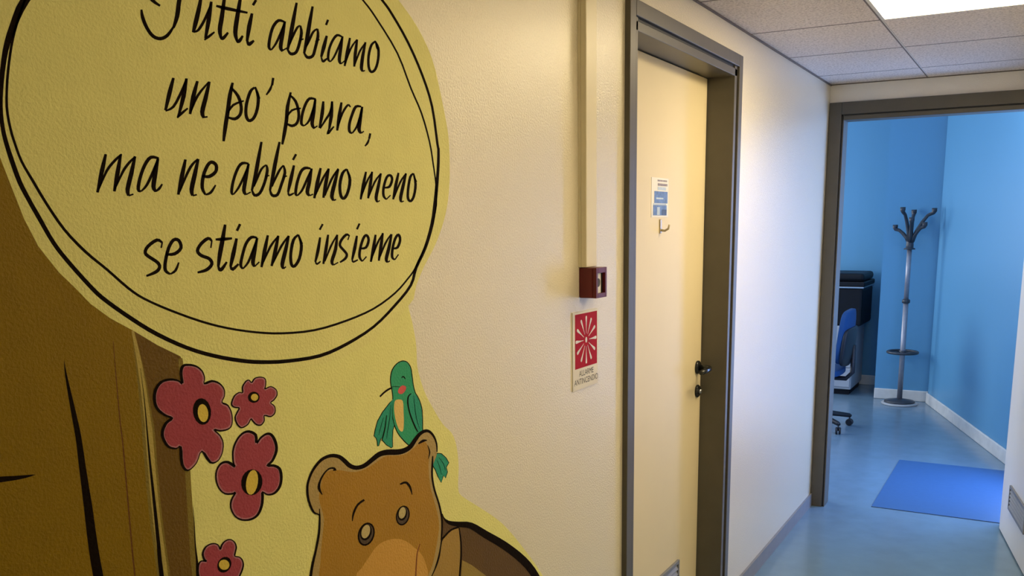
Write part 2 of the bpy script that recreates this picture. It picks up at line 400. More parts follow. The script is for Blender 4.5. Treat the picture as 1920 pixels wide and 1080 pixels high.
# handle: rosette, neck and lever
hy, hz = OP1-0.048, 1.038
hd = MB().lathe([(0.026, 0), (0.026, 0.006), (0.022, 0.010)], (LX, hy, hz), 24, 'x').build('door_handle', 'lever', d1)
b = MB(); b.tube([(LX+0.008, hy, hz), (LX+0.040, hy, hz), (LX+0.052, hy-0.006, hz), (LX+0.056, hy-0.020, hz), (LX+0.057, hy-0.06, hz-0.001), (LX+0.056, hy-0.118, hz-0.002)], [0.0105, 0.010, 0.0105, 0.0105, 0.0095, 0.008], 12)
b.build('lever', 'lever', hd)
lk = MB().lathe([(0.025, 0), (0.025, 0.005), (0.021, 0.009)], (LX, hy+0.004, hz-0.094), 24, 'x').build('door_lock', 'lever', d1)
MB().lathe([(0.0085, 0.008), (0.0085, 0.019)], (LX, hy+0.004, hz-0.094), 14, 'x').build('lock_cylinder', 'chrome', lk)
for z in (0.25, 1.05, 1.85):
    MB().tube([(LX+0.006, OP0+0.004, z), (LX+0.006, OP0+0.004, z+0.11)], 0.007, 10).build('hinge', 'frame', d1)
def grille(parent, mx, wid, hei, n, name='vent_grille'):
    """louvred vent modelled in a local frame: x along, y out of the leaf, z up"""
    fr = 0.014
    b = MB()
    b.box((0, 0, 0), (fr, 0.010, hei), 0.0015, mx).box((wid-fr, 0, 0), (wid, 0.010, hei), 0.0015, mx)
    b.box((fr, 0, 0), (wid-fr, 0.010, fr), 0.0015, mx).box((fr, 0, hei-fr), (wid-fr, 0.010, hei), 0.0015, mx)
    g = b.build(name, 'grille', parent)
    MB().box((fr, 0.0003, fr), (wid-fr, 0.0015, hei-fr), 0, mx).build('vent_backing', 'frame_seal', g)
    hgt = (hei-2*fr)/n
    for k in range(n):
        z = fr + hgt*k
        b = MB(); pts = [(0.0018, z), (0.009, z+0.0005), (0.009, z+0.003), (0.0018, z+hgt*0.86)]
        v = []
        for x in (fr+0.0005, wid-fr-0.0005): v.append([b.bm.verts.new(mx @ Vector((x, p, q))) for p, q in pts])
        b.bm.faces.new(v[0]); b.bm.faces.new(v[1][::-1])
        for i in range(4): b.bm.faces.new((v[0][i], v[1][i], v[1][(i+1) % 4], v[0][(i+1) % 4]))
        b.build('slat', 'slat', g)
    return g
gm = Matrix(((0, 1, 0, LX), (1, 0, 0, 2.705), (0, 0, 1, 0.085), (0, 0, 0, 1)))
grille(d1, gm, 0.447, 0.232, 9)

# ------------------------------------------------------------------ end doorway with its open door
d2 = thing('door_2', (E0+0.5, YE, 0), 'taupe steel doorway at the corridor end with its white door swung open', 'door', kind='structure')
EI = 0.967 + 0.004      # right edge of the clear opening
def ejamb(y0, y1):
    s = 1 if y1 > y0 else -1
    b = MB(); Yr = lambda a, c: (min(a, c), max(a, c))
    a, c = Yr(y0, y0+s*0.062); b.box((a, YE-0.014, 0), (c, YE+0.004, EH), bevel=0.002)
    a, c = Yr(y0+s*0.069, y1); b.box((a, YE-0.007, 0), (c, YE+TW+0.004, EH-0.064), bevel=0.0015)
    a, c = Yr(y0+s*0.03, y1-s*0.003); b.box((a, YE+0.003, 0), (c, YE+TW+0.003, EH-0.064))
    a, c = Yr(y0, y1-s*0.01); b.box((a, YE+TW+0.0045, 0), (c, YE+TW+0.014, EH-0.03), bevel=0.002)
    return b.build('door_jamb', 'frame', d2)
ejamb(E0, 0.078); ejamb(E1, EI)
b = MB()
b.box((E0+0.0625, YE-0.014, EH-0.062), (E1-0.0625, YE+0.004, EH), bevel=0.002)
b.box((E0+0.069, YE-0.007, EH-0.090), (E1-0.069, YE+TW+0.004, EH-0.068), bevel=0.0015)
b.box((E0+0.03, YE+0.003, EH-0.086), (E1-0.03, YE+TW+0.003, EH-0.030))
b.build('door_head', 'frame', d2)
b = MB()
b.box((E0+0.062, YE-0.005, 0), (E0+0.069, YE+0.002, EH-0.062)).box((E0+0.062, YE-0.005, EH-0.068), (E1-0.062, YE+0.002, EH-0.062))
b.build('door_seal', 'frame_seal', d2)
HP = Vector((0.967, YE-0.001, 0)); ang = math.atan2(-0.652, 0.123)
lm = Matrix.Translation(HP) @ Matrix.Rotation(ang, 4, 'Z')       # x along the leaf away from the hinge, y to its right side seen from the corridor (towards +x of the room)
LW = 0.84
MB().box((0.0, 0.0, 0.008), (LW, 0.042, 2.09), 0.002, lm).build('door_leaf', 'door_white', d2)
gm2 = lm @ Matrix(((1, 0, 0, 0.225), (0, -1, 0, 0.0), (0, 0, 1, 0.182), (0, 0, 0, 1)))
grille(d2, gm2, 0.40, 0.122, 5)
hh = MB().lathe([(0.026, 0), (0.026, 0.006), (0.022, 0.010)], (0, 0, 0), 24, 'y', lm @ Matrix.Translation((LW-0.06, 0, 1.04)) @ Matrix.Scale(-1, 4, (0, 1, 0))).build('door_handle', 'lever', d2)
b = MB(); b.tube([lm @ Vector(p) for p in ((LW-0.06, -0.008, 1.04), (LW-0.06, -0.045, 1.04), (LW-0.075, -0.055, 1.04), (LW-0.17, -0.055, 1.038))], [0.0105, 0.010, 0.0105, 0.008], 12); b.build('lever', 'lever', hh)

# ------------------------------------------------------------------ ceiling lamp
def ceiling_light(xc, yb_, h, label, diff, hw=0.2935):
    lt = thing('ceiling_light', (xc, yb_-P/2, h), label, 'ceiling light')
    xa, xb, ya, yb = xc-hw, xc+hw, yb_-P+0.003, yb_-0.003
    b = MB(); q = 0.012
    b.box((xa, ya, h-0.002), (xa+q, yb, h+0.012)).box((xb-q, ya, h-0.002), (xb, yb, h+0.012)).box((xa+q, ya, h-0.002), (xb-q, ya+q, h+0.012)).box((xa+q, yb-q, h-0.002), (xb-q, yb, h+0.012))
    b.build('light_frame', 'light_frame', lt)
    MB().box((xa+q, ya+q, h+0.002), (xb-q, yb-q, h+0.010)).build('diffuser', diff, lt)
ceiling_light(0.7675, Y0, H, 'lit square ceiling panel ahead, near the doorway', 'diffuser')
ceiling_light((1.064+XR)/2, Y0-P*3, H, 'narrow ceiling panel added unseen above the viewer to light the mural', 'fill_diffuser', 0.228)
ceiling_light(0.50, 6.50, 2.738, 'unseen square panel added on the blue room ceiling to light the pillar', 'cool_fill_diffuser')

# ------------------------------------------------------------------ the mural
MURAL = [
["background","","yellow",2,"P",[13137,20254,13349,20130,13658,19949,13941,19779,14145,19655,14315,19548,14475,19425,14636,19277,14786,19114,14916,18933,15020,18731,15102,18513,15178,18290,15255,18062,15325,17829,15376,17615,15401,17437,15406,17279,15403,17112,15397,16921,15382,16720,15352,16527,15309,16349,15251,16180,15175,16010,15076,15836,14960,15663,14835,15500,14696,15349,14550,15208,14419,15076,14314,14952,14223,14836,14139,14727,14054,14620,13976,14520,13918,14441,13887,14400,13876,14380,13878,14344,13897,14274,13930,14188,13962,14094,13991,13992,14020,13883,14044,13780,14060,13692,14070,13611,14078,13518,14078,13408,14074,13286,14089,13154,14134,13002,14199,12837,14270,12684,14344,12557,14426,12442,14518,12320,14627,12176,14748,12025,14865,11892,14978,11796,15087,11720,15179,11637,15248,11541,15300,11437,15340,11318,15370,11178,15389,11022,15396,10867,15383,10706,15358,10545,15352,10412,15365,10330,15398,10276,15484,10200,15646,10085,15866,9946,16119,9783,16413,9590,16745,9369,17072,9128,17370,8872,17659,8597,17960,8296,18282,7967,18618,7609,18955,7223,19296,6809,19638,6365,19957,5895,20249,5390,20514,4859,20731,4337,20885,3796,20986,3271,21052,2901,21042,1586,2397,11026,2492,15608,3892,20629,6982,21133,9880,20764,11993,20654]],
["tree_trunk","","trunk",3,"P",[6072,19285,6026,18554,6120,17828,6241,17238,6401,16652,6494,16322,6594,15976,6729,15655,6946,15345,7132,15148,7323,14930,7578,14726,7895,14534,7952,14030,7961,13302,7961,13154,7949,12598,7946,12031,7967,11445,7981,11087,8009,9786,8065,8583,2397,11026,2492,15608,3572,18577]],
["trunk_edge","tree_trunk","trunk_dark",4,"P",[7895,14534,7952,14030,7961,13302,7961,13154,7949,12598,7946,12031,7967,11445,7981,11087,8009,9786,8065,8583,8775,8199,8623,9507,8562,10878,8565,11449,8581,12046,8589,12463,8611,13097,8631,13706,8639,14037,8601,14102,8244,14302]],
["trunk_glow","tree_trunk","trunk_mid",5,"S",[[7867,14535,7891,14537,7871,14413,7919,14416,7876,14234,7958,14238,7879,14032,7993,14032,7880,13787,8021,13782,7880,13516,8044,13506,7879,13308,8061,13293,7877,13231,8070,13213,7874,13224,8071,13195,7871,13167,8070,13139,7866,13013,8068,12983,7862,12814,8063,12782,7858,12614,8059,12579,7855,12427,8057,12390,7853,12238,8055,12200,7853,12047,8056,12009,7859,11845,8062,11807,7867,11641,8071,11601,7874,11463,8079,11420,7878,11360,8084,11317,7882,11285,8088,11238,7887,11109,8094,11058,7893,10748,8102,10690,7901,10278,8111,10213,7912,9817,8124,9746,7930,9368,8144,9292,7951,8930,8167,8848,7966,8621,8183,8534]]],
["trunk_highlight","tree_trunk","trunk_pale",6,"S",[[7868,14534,7907,14537,7879,14412,7927,14415,7894,14234,7956,14236,7908,14031,7981,14031,7917,13785,8000,13782,7924,13512,8016,13506,7928,13303,8028,13295,7928,13225,8034,13215,7924,13216,8037,13200,7920,13159,8037,13143,7916,13005,8034,12988,7911,12806,8029,12786,7908,12604,8025,12584,7905,12417,8023,12395,7903,12228,8021,12206,7904,12037,8022,12015,7909,11834,8028,11812,7917,11630,8037,11607,7925,11451,8045,11426,7929,11349,8049,11323,7933,11273,8053,11245,7938,11096,8059,11065,7945,10732,8066,10699,7953,10261,8076,10223,7965,9798,8089,9757,7983,9348,8108,9304,8004,8908,8130,8860,8020,8598,8146,8547]]],
["trunk_rim","tree_trunk","trunk_mid",7,"S",[[8562,14075,8634,14071,8559,13911,8634,13905,8555,13672,8633,13664,8549,13414,8630,13404,8536,13136,8621,13123,8521,12837,8609,12822,8508,12575,8599,12557,8500,12384,8592,12365,8495,12231,8586,12212,8490,12069,8582,12048,8482,11877,8577,11855,8474,11675,8573,11651,8468,11477,8570,11450,8463,11314,8564,11287,8459,11154,8559,11128,8464,10908,8566,10882,8480,10510,8591,10481,8505,10020,8628,9985,8538,9536,8671,9496,8585,9052,8726,9008,8641,8574,8786,8526,8681,8236,8830,8184]]],
["trunk_line","tree_trunk","ink",9,"S",[[7942,14031,7946,14031,7945,13928,7951,13928,7949,13780,7958,13780,7951,13632,7963,13631,7949,13496,7964,13495,7946,13360,7964,13358,7943,13231,7963,13229,7940,13114,7963,13111,7937,13005,7963,13001,7935,12900,7964,12895,7933,12807,7965,12803,7932,12719,7966,12714,7931,12601,7968,12595,7930,12428,7972,12421,7930,12225,7976,12217,7929,12033,7980,12023,7928,11872,7982,11860,7926,11722,7983,11710,7925,11573,7985,11558,7921,11447,7985,11431,7917,11321,7985,11304,7919,11105,7992,11087,7930,10689,8011,10668,7948,10176,8038,10149,7960,9801,8057,9770],[6882,14275,6885,14275,6879,14234,6888,14234,6875,14172,6893,14172,6874,14082,6902,14083,6879,13950,6918,13951,6887,13790,6939,13791,6895,13640,6958,13641,6903,13520,6973,13520,6911,13412,6986,13410,6917,13296,6996,13292,6919,13167,7002,13159,6918,13030,7007,13020,6918,12883,7012,12872,6919,12725,7020,12713,6920,12558,7029,12543,6921,12391,7038,12373,6920,12224,7043,12202,6919,12055,7047,12031,6921,11892,7053,11867,6923,11770,7059,11745,6928,11654,7066,11630,6940,11448,7081,11422,6963,11035,7113,11003,6993,10521,7153,10481,7014,10145,7184,10097],[5688,12990,5686,13078,5752,12987,5750,13070,5843,12981,5842,13058,5929,12975,5929,13045,5996,12968,5998,13032,6059,12961,6061,13019,6115,12956,6116,13008,6164,12953,6163,12999,6206,12952,6205,12992,6245,12952,6243,12985,6286,12954,6284,12977,6323,12958,6323,12970,6350,12960,6349,12964],[8585,11925,8590,11924,8582,11867,8590,11865,8578,11782,8589,11779,8574,11688,8588,11684,8567,11585,8584,11581,8560,11474,8580,11469,8554,11371,8577,11364,8552,11285,8579,11278,8551,11208,8583,11200,8550,11127,8587,11117,8543,11047,8589,11033,8534,10960,8591,10945,8534,10843,8599,10828,8550,10655,8623,10640,8574,10435,8654,10419,8591,10278,8677,10259]]],
["trunk_crack","tree_trunk","trunk_crack",10,"S",[[7578,14430,7586,14430,7574,14331,7584,14330,7570,14185,7581,14184,7565,14015,7579,14014,7560,13808,7575,13807,7555,13576,7571,13574,7552,13381,7569,13380,7553,13272,7571,13271,7556,13203,7575,13201,7557,13094,7577,13091,7554,12902,7575,12898,7549,12668,7571,12665,7545,12442,7567,12437,7540,12241,7563,12236,7536,12047,7559,12042,7533,11851,7556,11846,7529,11674,7553,11669,7527,11496,7551,11490,7529,11247,7553,11241,7540,10833,7566,10826,7557,10340,7584,10332,7569,9983,7598,9974]]],
["speech_bubble","","yellow_light",8,"P",[6072,19285,6026,18554,6120,17828,6241,17238,6401,16652,6494,16322,6594,15976,6729,15655,6946,15345,7132,15148,7323,14930,7578,14726,7895,14534,8244,14302,8601,14102,9163,13904,9970,13709,10882,13594,11920,13630,12797,13822,13520,14136,14056,14491,14139,14727,14223,14836,14314,14952,14419,15076,14550,15208,14696,15349,14835,15500,14960,15663,15076,15836,15175,16010,15251,16180,15309,16349,15352,16527,15382,16720,15397,16921,15403,17112,15406,17279,15401,17437,15376,17615,15325,17829,15255,18062,15178,18290,15102,18513,15020,18731,14916,18933,14786,19114,14636,19277,14475,19425,14315,19548,14145,19655,13941,19779,13658,19949,13349,20130,13137,20254,11535,20831,9030,20937,6840,20038]],
["bubble_outline","speech_bubble","ink",14,"S",[[9827,20301,9832,20262,9442,20151,9447,20110,8928,19947,8936,19904,8486,19746,8502,19703,8163,19549,8191,19509,7893,19352,7929,19311,7672,19181,7711,19138,7503,19050,7546,19005,7372,18937,7421,18895,7248,18822,7302,18780,7113,18692,7176,18649,6984,18559,7058,18516,6876,18431,6960,18394,6797,18313,6886,18287,6742,18204,6827,18187,6695,18102,6774,18088,6651,18009,6725,17997,6614,17918,6683,17911,6581,17823,6646,17820,6551,17716,6612,17716,6524,17604,6582,17606,6502,17496,6556,17499,6482,17394,6534,17398,6466,17296,6516,17300,6455,17204,6504,17210,6449,17119,6498,17127,6447,17041,6496,17051,6449,16970,6498,16982,6452,16909,6503,16923,6459,16854,6510,16870,6468,16795,6520,16812,6481,16726,6534,16745,6496,16652,6551,16672,6513,16580,6568,16600,6529,16510,6585,16531,6547,16441,6603,16463,6568,16373,6623,16396,6594,16307,6647,16332,6623,16243,6675,16268,6654,16175,6705,16201,6687,16104,6738,16130,6723,16030,6775,16056,6762,15950,6814,15976,6804,15863,6855,15888,6849,15770,6899,15795,6897,15681,6946,15708,6944,15605,6992,15634,6994,15534,7040,15565,7056,15452,7103,15483,7144,15341,7190,15373,7246,15217,7293,15250,7338,15110,7385,15143,7403,15039,7449,15075,7457,14987,7501,15025,7529,14926,7571,14966,7637,14840,7678,14881,7765,14744,7805,14786,7891,14652,7932,14695,8005,14572,8045,14616,8117,14497,8156,14543,8242,14421,8279,14469,8388,14340,8423,14388,8547,14258,8580,14306,8707,14183,8736,14232,8859,14118,8886,14169,9011,14061,9035,14113,9166,14008,9188,14062,9330,13957,9350,14012,9499,13910,9517,13967,9661,13869,9677,13927,9803,13836,9817,13895,9938,13809,9948,13870,10087,13785,10094,13847,10260,13762,10264,13823,10450,13741,10451,13802,10658,13726,10655,13786,10894,13714,10888,13774,11152,13708,11142,13767,11406,13715,11388,13774,11640,13741,11614,13798,11865,13782,11833,13837,12095,13833,12059,13886,12340,13896,12303,13946,12593,13971,12553,14017,12838,14059,12794,14100,13067,14161,13018,14200,13284,14274,13230,14312,13487,14389,13430,14427,13681,14503,13622,14539,13861,14618,13797,14652,14008,14733,13936,14762,14096,14845,14015,14865,14144,14950,14058,14968,14204,15056,14118,15079,14302,15167,14216,15195,14415,15285,14326,15313,14524,15416,14428,15440,14622,15561,14519,15582,14712,15717,14604,15735,14788,15871,14676,15885,14844,16014,14729,16024,14885,16155,14768,16162,14923,16311,14808,16316,14966,16501,14855,16504,15006,16706,14902,16707,15038,16890,14940,16889,15059,17042,14963,17039,15070,17173,14978,17168,15074,17274,14984,17268,15072,17314,14985,17302,15061,17324,14980,17309,15040,17394,14960,17382,15007,17584,14928,17572,14963,17835,14884,17822,14903,18071,14825,18054,14825,18258,14749,18238,14732,18428,14658,18405,14624,18597,14552,18573,14497,18775,14427,18749,14356,18952,14288,18925,14212,19116,14145,19087,14059,19267,13995,19237,13904,19405,13842,19374,13769,19518,13708,19486,13680,19589,13621,19556,13609,19637,13552,19603,13495,19704,13441,19669,13316,19808,13263,19773,13099,19928,13049,19893,12867,20040,12819,20004,12634,20140,12588,20103,12387,20234,12344,20195,12105,20310,12065,20268,11784,20370,11747,20325,11436,20413,11402,20366,11062,20427,11035,20379,10609,20395,10589,20350,10147,20339,10131,20299,9836,20300,9822,20263],[6999,18603,7022,18600,6958,18523,6982,18519,6900,18409,6925,18406,6846,18301,6872,18297,6804,18211,6831,18207,6765,18125,6794,18122,6731,18042,6760,18040,6701,17962,6731,17961,6675,17884,6705,17884,6650,17801,6681,17801,6625,17706,6655,17707,6600,17605,6631,17606,6578,17505,6609,17507,6560,17405,6591,17407,6544,17305,6575,17308,6534,17211,6566,17216,6533,17127,6564,17134,6537,17049,6569,17058,6545,16979,6576,16988,6553,16917,6585,16927,6565,16861,6596,16873,6578,16805,6609,16816,6592,16744,6623,16756,6609,16682,6639,16695,6630,16618,6661,16632,6659,16552,6689,16568,6693,16485,6724,16502,6731,16411,6764,16429,6774,16327,6807,16345,6821,16235,6855,16253,6874,16140,6907,16158,6931,16041,6964,16060,6993,15939,7026,15959,7062,15839,7094,15860,7140,15743,7171,15766,7225,15650,7256,15675,7313,15562,7343,15588,7402,15483,7430,15509,7493,15410,7520,15435,7584,15334,7611,15359,7678,15249,7707,15272,7775,15159,7803,15184,7866,15080,7894,15105,7941,15022,7967,15047,8010,14974,8033,15000,8095,14924,8116,14951,8206,14867,8225,14894,8335,14805,8353,14834,8477,14742,8495,14771,8637,14675,8654,14704,8811,14604,8828,14634,8983,14539,9000,14570,9141,14485,9156,14516,9295,14437,9308,14468,9458,14392,9469,14423,9639,14347,9649,14378,9831,14305,9840,14337,10023,14267,10030,14300,10203,14236,10210,14270,10383,14210,10387,14245,10580,14190,10582,14225,10807,14173,10806,14209,11054,14162,11051,14199,11311,14163,11304,14200,11576,14179,11565,14216,11850,14208,11836,14245,12117,14244,12101,14280,12371,14283,12353,14319,12617,14329,12595,14364,12853,14385,12827,14418,13081,14455,13052,14487,13298,14535,13265,14565,13492,14618,13457,14646,13657,14703,13618,14728,13796,14789,13756,14812,13917,14870,13877,14892,14014,14934,13974,14955,14094,14994,14051,15013,14185,15080,14140,15095,14312,15226,14271,15238,14451,15398,14416,15409,14550,15523,14519,15532],[11462,20128,11485,20152,11677,20071,11701,20095,11992,19987,12017,20011,12291,19892,12319,19916,12528,19790,12559,19813,12742,19678,12776,19702,12928,19573,12964,19597,13065,19492,13103,19516,13169,19421,13209,19444,13291,19326,13331,19349,13461,19191,13503,19213,13652,19030,13696,19051,13825,18859,13871,18879,13959,18679,14008,18696,14074,18489,14123,18506,14183,18314,14232,18331,14291,18169,14341,18187,14393,18041,14443,18058,14486,17904,14538,17919,14572,17744,14624,17757,14649,17574,14701,17586,14712,17414,14764,17424,14756,17271,14807,17279,14785,17138,14836,17145,14811,17008,14860,17015,14839,16882,14887,16888,14863,16759,14910,16764,14879,16634,14925,16638,14887,16500,14934,16503,14888,16364,14935,16365,14873,16234,14919,16232,14831,16100,14874,16095,14774,15970,14812,15965,14733,15881,14767,15876]]],
